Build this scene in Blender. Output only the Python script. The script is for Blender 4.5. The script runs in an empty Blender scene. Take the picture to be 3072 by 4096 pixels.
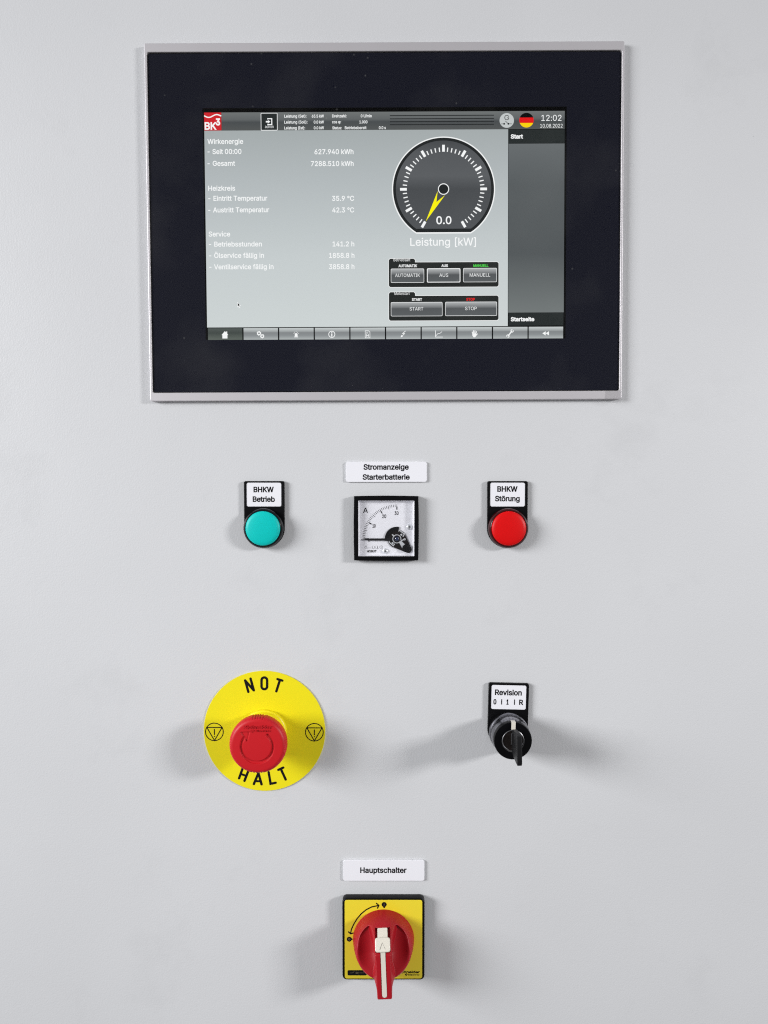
import bpy, math, random
import numpy as np
from mathutils import Vector

random.seed(4)
R = math.radians
SC = bpy.context.scene
COL = SC.collection

# ------------------------------------------------------------------ camera
# the cabinet front is the plane y = 0, x right, z up, camera in front (-y)
cam = bpy.data.cameras.new('camera')
cam.sensor_fit = 'VERTICAL'
cam.sensor_height = 24.0
cam.lens = 3077.0 / 4096.0 * 24.0
cam.clip_start = 0.02
cam.clip_end = 50
camo = bpy.data.objects.new('camera', cam)
COL.objects.link(camo)
camo.location = (0, -0.572, 0)
camo.rotation_euler = (R(90) - math.atan(130 / 3077), 0, 0)
cam.shift_x = -4 / 4096.0
SC.camera = camo

# ------------------------------------------------------------------ light
world = bpy.data.worlds.new('World')
SC.world = world
world.use_nodes = True
wn = world.node_tree.nodes
wl = world.node_tree.links
wtc = wn.new('ShaderNodeTexCoord')
wsep = wn.new('ShaderNodeSeparateXYZ')
wmr = wn.new('ShaderNodeMapRange')
wmr.inputs[1].default_value = -1
wmr.inputs[2].default_value = 1
wramp = wn.new('ShaderNodeValToRGB')
wl.new(wtc.outputs['Generated'], wsep.inputs[0])
wl.new(wsep.outputs[2], wmr.inputs[0])
wl.new(wmr.outputs[0], wramp.inputs[0])
wl.new(wramp.outputs[0], wn['Background'].inputs[0])
e = wramp.color_ramp.elements
e[0].position = 0.0; e[0].color = (0.19, 0.18, 0.175, 1)
e[1].position = 1.0; e[1].color = (0.30, 0.305, 0.31, 1)
m_ = e.new(0.5); m_.color = (0.27, 0.275, 0.29, 1)
m_ = e.new(0.70); m_.color = (0.20, 0.203, 0.21, 1)
wn['Background'].inputs[1].default_value = 1.0


def area_lamp(name, loc, sx, sy, power, col):
    l = bpy.data.lights.new(name, 'AREA')
    l.shape = 'RECTANGLE'
    l.size = sx
    l.size_y = sy
    l.energy = power
    l.color = col
    l.spread = R(64)
    o = bpy.data.objects.new(name, l)
    COL.objects.link(o)
    o.location = loc
    o.rotation_euler = (Vector((0, 0, -0.15)) - Vector(loc)).to_track_quat('-Z', 'Y').to_euler()
    return o


area_lamp('room_lamp', (2.45, -1.42, 0.55), 0.48, 0.36, 6.7, (1.0, 0.99, 0.985))
area_lamp('room_lamp', (-2.45, -1.42, 0.58), 1.25, 0.95, 14.4, (0.985, 0.99, 1.0))

SC.view_settings.view_transform = 'Standard'
SC.view_settings.look = 'None'
SC.view_settings.exposure = 0
SC.view_settings.gamma = 1
SC.cycles.use_denoising = False
SC.cycles.filter_width = 1.15
SC.cycles.transparent_max_bounces = 16

# ------------------------------------------------------------------ materials


def lin(c):
    out = []
    for v in c:
        v = v / 255.0
        out.append(v / 12.92 if v <= 0.04045 else ((v + 0.055) / 1.055) ** 2.4)
    return tuple(out) + (1.0,)


MATS = {}


def mat(name, rgb, rough=0.5, metal=0.0, bump=0.0, bscale=1500.0, coat=0.0, spec=0.5, var=0.0, sss=0.0, vscale=60.0, aniso=0):
    m = bpy.data.materials.new(name)
    m.use_nodes = True
    nt = m.node_tree
    b = nt.nodes['Principled BSDF']
    b.inputs['Base Color'].default_value = lin(rgb)
    b.inputs['Roughness'].default_value = rough
    b.inputs['Metallic'].default_value = metal
    b.inputs['Specular IOR Level'].default_value = spec
    b.inputs['Coat Weight'].default_value = coat
    b.inputs['Coat Roughness'].default_value = 0.15
    if sss:
        b.inputs['Subsurface Weight'].default_value = sss
        b.inputs['Subsurface Scale'].default_value = 0.003
        b.inputs['Subsurface Radius'].default_value = (1, 0.5, 0.4)
    tc = nt.nodes.new('ShaderNodeTexCoord')
    if var:
        n = nt.nodes.new('ShaderNodeTexNoise')
        n.inputs['Scale'].default_value = vscale
        n.inputs['Detail'].default_value = 6
        nt.links.new(tc.outputs['Object'], n.inputs['Vector'])
        mr = nt.nodes.new('ShaderNodeMapRange')
        mr.inputs[3].default_value = 1 - var
        mr.inputs[4].default_value = 1 + var
        nt.links.new(n.outputs['Fac'], mr.inputs[0])
        mx = nt.nodes.new('ShaderNodeVectorMath')
        mx.operation = 'SCALE'
        mx.inputs[0].default_value = lin(rgb)[:3]
        nt.links.new(mr.outputs[0], mx.inputs['Scale'])
        nt.links.new(mx.outputs[0], b.inputs['Base Color'])
    if bump:
        n2 = nt.nodes.new('ShaderNodeTexNoise')
        n2.inputs['Scale'].default_value = bscale
        n2.inputs['Detail'].default_value = 3
        nt.links.new(tc.outputs['Object'], n2.inputs['Vector'])
        bp = nt.nodes.new('ShaderNodeBump')
        bp.inputs['Strength'].default_value = 1.0
        bp.inputs['Distance'].default_value = bump
        nt.links.new(n2.outputs['Fac'], bp.inputs['Height'])
        nt.links.new(bp.outputs[0], b.inputs['Normal'])
    MATS[name] = m
    return m


def emis(name, stops, axis=2, strength=1.0):
    """light given off by a display: one colour or a vertical ramp of colours (0 bottom .. 1 top)"""
    m = bpy.data.materials.new(name)
    m.use_nodes = True
    nt = m.node_tree
    nt.nodes.remove(nt.nodes['Principled BSDF'])
    em = nt.nodes.new('ShaderNodeEmission')
    em.inputs[1].default_value = strength
    nt.links.new(em.outputs[0], nt.nodes['Material Output'].inputs[0])
    if len(stops) == 1:
        em.inputs[0].default_value = lin(stops[0][1])
    else:
        tc = nt.nodes.new('ShaderNodeTexCoord')
        sp = nt.nodes.new('ShaderNodeSeparateXYZ')
        rp = nt.nodes.new('ShaderNodeValToRGB')
        nt.links.new(tc.outputs['Generated'], sp.inputs[0])
        nt.links.new(sp.outputs[axis], rp.inputs[0])
        nt.links.new(rp.outputs[0], em.inputs[0])
        el = rp.color_ramp.elements
        el[0].position = stops[0][0]; el[0].color = lin(stops[0][1])
        el[1].position = stops[-1][0]; el[1].color = lin(stops[-1][1])
        for p, c in stops[1:-1]:
            x = el.new(p); x.color = lin(c)
    MATS[name] = m
    return m


def glass(name, ior=1.3, rough=0.02, tint=(255, 255, 255), dust=0.0):
    m = bpy.data.materials.new(name)
    m.use_nodes = True
    nt = m.node_tree
    nt.nodes.remove(nt.nodes['Principled BSDF'])
    out = nt.nodes['Material Output']
    t = nt.nodes.new('ShaderNodeBsdfTransparent')
    t.inputs[0].default_value = lin(tint)
    g = nt.nodes.new('ShaderNodeBsdfGlossy')
    g.inputs['Roughness'].default_value = rough
    # Schlick reflectance, the same from either side of the sheet
    lw = nt.nodes.new('ShaderNodeLayerWeight')
    lw.inputs[0].default_value = 0.5
    pw = nt.nodes.new('ShaderNodeMath')
    pw.operation = 'POWER'
    pw.inputs[1].default_value = 5.0
    nt.links.new(lw.outputs['Facing'], pw.inputs[0])
    f0 = ((ior - 1) / (ior + 1)) ** 2
    f = nt.nodes.new('ShaderNodeMath')
    f.operation = 'MULTIPLY_ADD'
    f.inputs[1].default_value = 1 - f0
    f.inputs[2].default_value = f0
    nt.links.new(pw.outputs[0], f.inputs[0])
    mx = nt.nodes.new('ShaderNodeMixShader')
    nt.links.new(f.outputs[0], mx.inputs[0])
    nt.links.new(t.outputs[0], mx.inputs[1])
    nt.links.new(g.outputs[0], mx.inputs[2])
    last = mx
    if dust:
        # grains of dust and faint smears lying on the pane
        d = nt.nodes.new('ShaderNodeBsdfDiffuse')
        d.inputs[0].default_value = (0.55, 0.55, 0.53, 1)
        tc = nt.nodes.new('ShaderNodeTexCoord')
        vo = nt.nodes.new('ShaderNodeTexVoronoi')
        vo.inputs['Scale'].default_value = 95
        nt.links.new(tc.outputs['Object'], vo.inputs['Vector'])
        mr = nt.nodes.new('ShaderNodeMapRange')
        mr.inputs[1].default_value = 0.085
        mr.inputs[2].default_value = 0.03
        nt.links.new(vo.outputs['Distance'], mr.inputs[0])
        # only some cells, and more of them towards the top edge
        sp = nt.nodes.new('ShaderNodeSeparateColor')
        nt.links.new(vo.outputs['Color'], sp.inputs[0])
        so = nt.nodes.new('ShaderNodeSeparateXYZ')
        nt.links.new(tc.outputs['Generated'], so.inputs[0])
        hz = nt.nodes.new('ShaderNodeMapRange')
        hz.inputs[1].default_value = 0.5; hz.inputs[2].default_value = 1.0
        hz.inputs[3].default_value = 0.94; hz.inputs[4].default_value = 0.55
        nt.links.new(so.outputs[2], hz.inputs[0])
        gt = nt.nodes.new('ShaderNodeMath'); gt.operation = 'GREATER_THAN'
        nt.links.new(sp.outputs[0], gt.inputs[0]); nt.links.new(hz.outputs[0], gt.inputs[1])
        mu = nt.nodes.new('ShaderNodeMath'); mu.operation = 'MULTIPLY'
        nt.links.new(mr.outputs[0], mu.inputs[0]); nt.links.new(gt.outputs[0], mu.inputs[1])
        m3 = nt.nodes.new('ShaderNodeMath'); m3.operation = 'MULTIPLY'
        nt.links.new(mu.outputs[0], m3.inputs[0]); nt.links.new(sp.outputs[1], m3.inputs[1])
        ns = nt.nodes.new('ShaderNodeTexNoise')
        ns.inputs['Scale'].default_value = 14; ns.inputs['Detail'].default_value = 8
        nt.links.new(tc.outputs['Object'], ns.inputs['Vector'])
        m4 = nt.nodes.new('ShaderNodeMapRange')
        m4.inputs[1].default_value = 0.5; m4.inputs[2].default_value = 0.8
        m4.inputs[3].default_value = 0.0; m4.inputs[4].default_value = 0.012
        nt.links.new(ns.outputs['Fac'], m4.inputs[0])
        m5 = nt.nodes.new('ShaderNodeMath'); m5.operation = 'MULTIPLY_ADD'
        m5.inputs[1].default_value = dust
        nt.links.new(m3.outputs[0], m5.inputs[0]); nt.links.new(m4.outputs[0], m5.inputs[2])
        m2 = nt.nodes.new('ShaderNodeMixShader')
        nt.links.new(m5.outputs[0], m2.inputs[0])
        nt.links.new(mx.outputs[0], m2.inputs[1])
        nt.links.new(d.outputs[0], m2.inputs[2])
        last = m2
    nt.links.new(last.outputs[0], out.inputs[0])
    MATS[name] = m
    return m


def wall_material():
    m = bpy.data.materials.new('light grey powder coat')
    m.use_nodes = True
    nt = m.node_tree
    b = nt.nodes['Principled BSDF']
    tc = nt.nodes.new('ShaderNodeTexCoord')

    def noise(scale, detail, rough=0.5):
        n = nt.nodes.new('ShaderNodeTexNoise')
        n.inputs['Scale'].default_value = scale
        n.inputs['Detail'].default_value = detail
        n.inputs['Roughness'].default_value = rough
        nt.links.new(tc.outputs['Object'], n.inputs['Vector'])
        return n

    def rng(src, a, b_, c, d):
        r = nt.nodes.new('ShaderNodeMapRange')
        for i, v in enumerate((a, b_, c, d)):
            r.inputs[i + 1].default_value = v
        nt.links.new(src, r.inputs[0])
        return r.outputs[0]

    def math_(op, a, b_):
        n = nt.nodes.new('ShaderNodeMath')
        n.operation = op
        for i, v in enumerate((a, b_)):
            if isinstance(v, float):
                n.inputs[i].default_value = v
            else:
                nt.links.new(v, n.inputs[i])
        return n.outputs[0]
    big = rng(noise(5, 3).outputs['Fac'], 0.3, 0.7, 0.972, 1.02)
    # small dark specks and faint rubbed marks
    vo = nt.nodes.new('ShaderNodeTexVoronoi')
    vo.inputs['Scale'].default_value = 26
    vo.feature = 'F1'
    nt.links.new(tc.outputs['Object'], vo.inputs['Vector'])
    spot = rng(vo.outputs['Distance'], 0.012, 0.022, 1.0, 0.0)
    sp = nt.nodes.new('ShaderNodeSeparateColor')
    nt.links.new(vo.outputs['Color'], sp.inputs[0])
    spot = math_('MULTIPLY', spot, math_('GREATER_THAN', sp.outputs[0], 0.80))
    spot = math_('MULTIPLY', spot, sp.outputs[1])
    smear = rng(noise(9, 7, 0.7).outputs['Fac'], 0.56, 0.80, 0.0, 0.085)
    k = math_('SUBTRACT', big, math_('ADD', math_('MULTIPLY', spot, 0.65), smear))
    v = nt.nodes.new('ShaderNodeVectorMath')
    v.operation = 'SCALE'
    v.inputs[0].default_value = lin((200, 201, 203))[:3]
    nt.links.new(k, v.inputs['Scale'])
    nt.links.new(v.outputs[0], b.inputs['Base Color'])
    b.inputs['Roughness'].default_value = 0.42
    b.inputs['Specular IOR Level'].default_value = 0.45
    h1 = noise(800, 2, 0.5).outputs['Fac']
    h2 = noise(190, 2, 0.5).outputs['Fac']
    hh = math_('ADD', math_('MULTIPLY', h1, 1.0), math_('MULTIPLY', h2, 0.5))
    bp = nt.nodes.new('ShaderNodeBump')
    bp.inputs['Strength'].default_value = 1
    bp.inputs['Distance'].default_value = 0.00012
    nt.links.new(hh, bp.inputs['Height'])
    nt.links.new(bp.outputs[0], b.inputs['Normal'])
    return m


wallm = wall_material()
M_alu = mat('satin aluminium', (198, 195, 198), 0.5, 0.55, bump=0.00001, bscale=3000, var=0.02)
M_black = mat('black plastic', (4, 4, 6), 0.4, bump=0.00002, bscale=2500, spec=0.16)
M_blackgloss = mat('glossy black plastic', (3, 3, 5), 0.3, spec=0.15)
M_deep = mat('matt black mask', (4, 4, 5), 0.9, spec=0.1)
M_mask = mat('black back print', (8, 10, 25), 0.7, spec=0.1, var=0.1, vscale=8)
M_white = mat('white engraved plastic', (226, 226, 231), 0.35, var=0.006)
M_ink = mat('black ink', (12, 10, 14), 0.5, spec=0.2)
M_teal = mat('teal lens', (0, 186, 180), 0.42, spec=0.25, var=0.03, vscale=40, sss=0.15)
M_redlens = mat('red lens', (205, 3, 6), 0.42, spec=0.25, var=0.03, vscale=40, sss=0.15)
M_redbezel = mat('dark red bezel', (52, 7, 11), 0.2, spec=0.35)
M_tealbezel = mat('dark bezel', (4, 9, 14), 0.2, spec=0.35)
M_yellow = mat('yellow print', (226, 213, 20), 0.45, spec=0.3, var=0.012, bump=0.00001, bscale=900)
M_yellow2 = mat('yellow cover', (226, 206, 46), 0.3, coat=0.2, var=0.03, vscale=30)
M_yplastic = mat('yellow plastic', (232, 216, 20), 0.4)
M_redcap = mat('red cap plastic', (188, 22, 31), 0.45, spec=0.3, bump=0.00003, bscale=2600, var=0.02, sss=0.05)
M_redhandle = mat('red handle plastic', (160, 13, 27), 0.45, spec=0.3, bump=0.00004, bscale=2200, var=0.03)
M_cream = mat('cream plastic', (212, 207, 195), 0.3, coat=0.2, var=0.01)
M_chrome = mat('dull chrome', (126, 126, 132), 0.24, 1.0, bump=0.00001, bscale=1800, var=0.05)
M_steel = mat('steel', (222, 224, 228), 0.33, 0.55, var=0.06, vscale=400)
M_lockrim = mat('lock rim steel', (120, 120, 122), 0.35, 0.9)
M_core = mat('worn lock core', (52, 46, 44), 0.35, 0.9, var=0.3, vscale=300)
M_dial = mat('white dial card', (224, 224, 230), 0.5)
M_brown = mat('dark brown housing', (16, 9, 9), 0.3, spec=0.3)
M_jewel = mat('blue jewel', (14, 30, 62), 0.08, coat=1.0)
G_panel = glass('panel glass', 1.26, 0.03, dust=0.09)
G_meter = glass('clear meter cover', 1.35, 0.02)
G_film = glass('clear protective film', 1.35, 0.15, tint=(252, 252, 252))

E_main = emis('screen main', [(0, (207, 214, 214)), (0.35, (200, 207, 208)), (0.75, (180, 187, 189)), (1, (166, 173, 174))])
E_head = emis('screen header', [(0, (84, 87, 87)), (0.45, (74, 78, 80)), (0.6, (98, 102, 103)), (1, (112, 116, 116))])
E_side = emis('screen side', [(0, (116, 122, 122)), (0.35, (84, 89, 91)), (0.75, (88, 93, 95)), (1, (104, 109, 111))])
E_dark = emis('screen dark bar', [(0, (40, 45, 45))])
E_box = emis('screen dark box', [(0, (38, 41, 40))])
E_black = emis('screen black', [(0, (6, 7, 8))])
E_white = emis('screen white', [(0, (248, 250, 250))])
E_soft = emis('screen soft white', [(0, (236, 240, 240))])
E_gray = emis('screen pale grey', [(0, (196, 201, 201))])
E_btn = emis('screen button', [(0, (92, 96, 98)), (0.55, (86, 89, 91)), (0.62, (112, 115, 117)), (1, (176, 179, 180))])
E_nav = emis('screen nav button', [(0, (176, 182, 182)), (0.35, (140, 145, 147)), (0.6, (132, 136, 138)), (0.7, (160, 165, 166)), (1, (200, 206, 206))])
E_navsel = emis('screen nav selected', [(0, (96, 104, 98)), (0.6, (68, 75, 72)), (1, (84, 91, 88))])
E_red = emis('screen red', [(0, (206, 36, 44))])
E_green = emis('screen green', [(0, (80, 214, 78))])
E_stop = emis('screen stop red', [(0, (240, 30, 30))])
E_yel = emis('screen yellow', [(0, (254, 246, 10))])
E_gauge = emis('screen gauge face', [(0, (82, 85, 88)), (0.45, (74, 77, 80)), (0.6, (92, 95, 98)), (0.85, (86, 89, 92)), (1, (70, 73, 76))])
E_ring = emis('screen gauge ring', [(0, (34, 37, 38))])
E_flagred = emis('screen flag red', [(0, (226, 24, 26))])
E_flagyel = emis('screen flag yellow', [(0, (250, 212, 8))])
E_line = emis('screen line', [(0, (28, 31, 32))])

# ------------------------------------------------------------------ geometry helpers
# local millimetres: x right, z up, h out of the cabinet front towards the viewer


class MB:
    def __init__(s):
        s.v = []
        s.f = []

    def add(s, verts, faces):
        o = len(s.v)
        s.v += [tuple(p) for p in verts]
        s.f += [tuple(i + o for i in f) for f in faces]
        return s

    def build(s, name, material, parent=None, smooth=None):
        me = bpy.data.meshes.new(name)
        me.from_pydata([(x / 1000, -h / 1000, z / 1000) for x, z, h in s.v], [], s.f)
        me.materials.append(material)
        if smooth is not None:
            me.polygons.foreach_set('use_smooth', [True] * len(me.polygons))
            me.set_sharp_from_angle(angle=R(smooth))
        me.update()
        o = bpy.data.objects.new(name, me)
        COL.objects.link(o)
        if parent is not None:
            o.parent = parent
        return o

    def stroke(s, pts, w, h, closed=False, cap=True, n=7):
        P = [Vector(p) for p in pts]
        m = len(P)
        L, Rr = [], []
        for i in range(m):
            if closed:
                a, b = P[i - 1], P[(i + 1) % m]
                d1, d2 = (P[i] - a).normalized(), (b - P[i]).normalized()
            else:
                d1 = (P[i] - P[i - 1]).normalized() if i else (P[1] - P[0]).normalized()
                d2 = (P[i + 1] - P[i]).normalized() if i < m - 1 else d1
            t = (d1 + d2)
            t = t.normalized() if t.length > 1e-6 else d1
            nrm = Vector((-t.y, t.x))
            k = 1 / max(0.4, t.dot(d1))
            L.append(P[i] + nrm * w / 2 * k)
            Rr.append(P[i] - nrm * w / 2 * k)
        vs = [(p.x, p.y, h) for p in L] + [(p.x, p.y, h) for p in Rr]
        fs = []
        for i in range(m if closed else m - 1):
            j = (i + 1) % m
            fs.append((i, i + m, j + m, j))
        s.add(vs, fs)
        if cap and not closed:
            for p, q in ((P[0], P[1]), (P[-1], P[-2])):
                d = (p - q).normalized()
                a0 = math.atan2(d.y, d.x) - math.pi / 2
                ring = [(p.x + w / 2 * math.cos(a0 + math.pi * k / n), p.y + w / 2 * math.sin(a0 + math.pi * k / n), h) for k in range(n + 1)]
                s.add(ring, [tuple(range(n + 1))])
        return s

    def poly(s, pts, h):
        s.add([(x, z, h) for x, z in pts], [tuple(range(len(pts)))])
        return s

    def ring(s, cx, cz, r0, r1, h, n=64):
        vs = []
        for k in range(n):
            a = 2 * math.pi * k / n
            vs.append((cx + r0 * math.cos(a), cz + r0 * math.sin(a), h))
            vs.append((cx + r1 * math.cos(a), cz + r1 * math.sin(a), h))
        fs = [(2 * k, 2 * k + 1, (2 * k + 3) % (2 * n), (2 * k + 2) % (2 * n)) for k in range(n)]
        s.add(vs, fs)
        return s

    def lathe(s, prof, cx=0, cz=0, n=96):
        """prof: (r, h) from the outside bottom up to the axis; r = 0 closes"""
        o = []
        vs = []
        for r, h in prof:
            if r < 1e-6:
                o.append([len(vs)] * n)
                vs.append((cx, cz, h))
            else:
                o.append([len(vs) + k for k in range(n)])
                vs += [(cx + r * math.cos(2 * math.pi * k / n), cz + r * math.sin(2 * math.pi * k / n), h) for k in range(n)]
        fs = []
        for a, b in zip(o[:-1], o[1:]):
            for k in range(n):
                j = (k + 1) % n
                q = [a[k], a[j], b[j], b[k]]
                u = []
                for t in q:
                    if t not in u:
                        u.append(t)
                if len(u) > 2:
                    fs.append(tuple(u))
        s.add(vs, fs)
        return s


def rr(x0, x1, z0, z1, r=0.0, n=5):
    if r <= 0:
        return [(x0, z0), (x1, z0), (x1, z1), (x0, z1)]
    P = []
    for cx, cz, a0 in ((x1 - r, z0 + r, -90), (x1 - r, z1 - r, 0), (x0 + r, z1 - r, 90), (x0 + r, z0 + r, 180)):
        for k in range(n + 1):
            a = R(a0 + 90 * k / n)
            P.append((cx + r * math.cos(a), cz + r * math.sin(a)))
    return P


def arc(cx, cz, r, a0, a1, n=24):
    return [(cx + r * math.cos(R(a0 + (a1 - a0) * k / n)), cz + r * math.sin(R(a0 + (a1 - a0) * k / n))) for k in range(n + 1)]


def curve_geo(loops, h0, h1, bevel=0.0, offset=0.0, bres=2):
    c = bpy.data.curves.new('tmp', 'CURVE')
    c.dimensions = '2D'
    t = h1 - h0
    if t > 1e-6:
        c.fill_mode = 'BOTH'
        c.extrude = max(t / 2 - bevel, 1e-5)
        c.bevel_depth = bevel
        c.bevel_resolution = bres
        c.offset = offset - bevel
    else:
        c.fill_mode = 'FRONT'
        c.offset = offset
    for lp in loops:
        s = c.splines.new('POLY')
        s.points.add(len(lp) - 1)
        for p, (x, z) in zip(s.points, lp):
            p.co = (x, z, 0, 1)
        s.use_cyclic_u = True
    o = bpy.data.objects.new('tmp', c)
    COL.objects.link(o)
    dg = bpy.context.evaluated_depsgraph_get()
    oe = o.evaluated_get(dg)
    me = oe.to_mesh()
    hc = (h0 + h1) / 2
    vs = [(v.co.x, v.co.y, hc + v.co.z) for v in me.vertices]
    fs = [tuple(p.vertices) for p in me.polygons]
    oe.to_mesh_clear()
    bpy.data.objects.remove(o)
    bpy.data.curves.remove(c)
    return vs, fs


def solid(name, loops, h0, h1, material, parent=None, bevel=0.0, smooth=40, offset=0.0):
    mb = MB().add(*curve_geo(loops, h0, h1, bevel, offset))
    return mb.build(name, material, parent, smooth=smooth if bevel or h1 > h0 else None)


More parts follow.
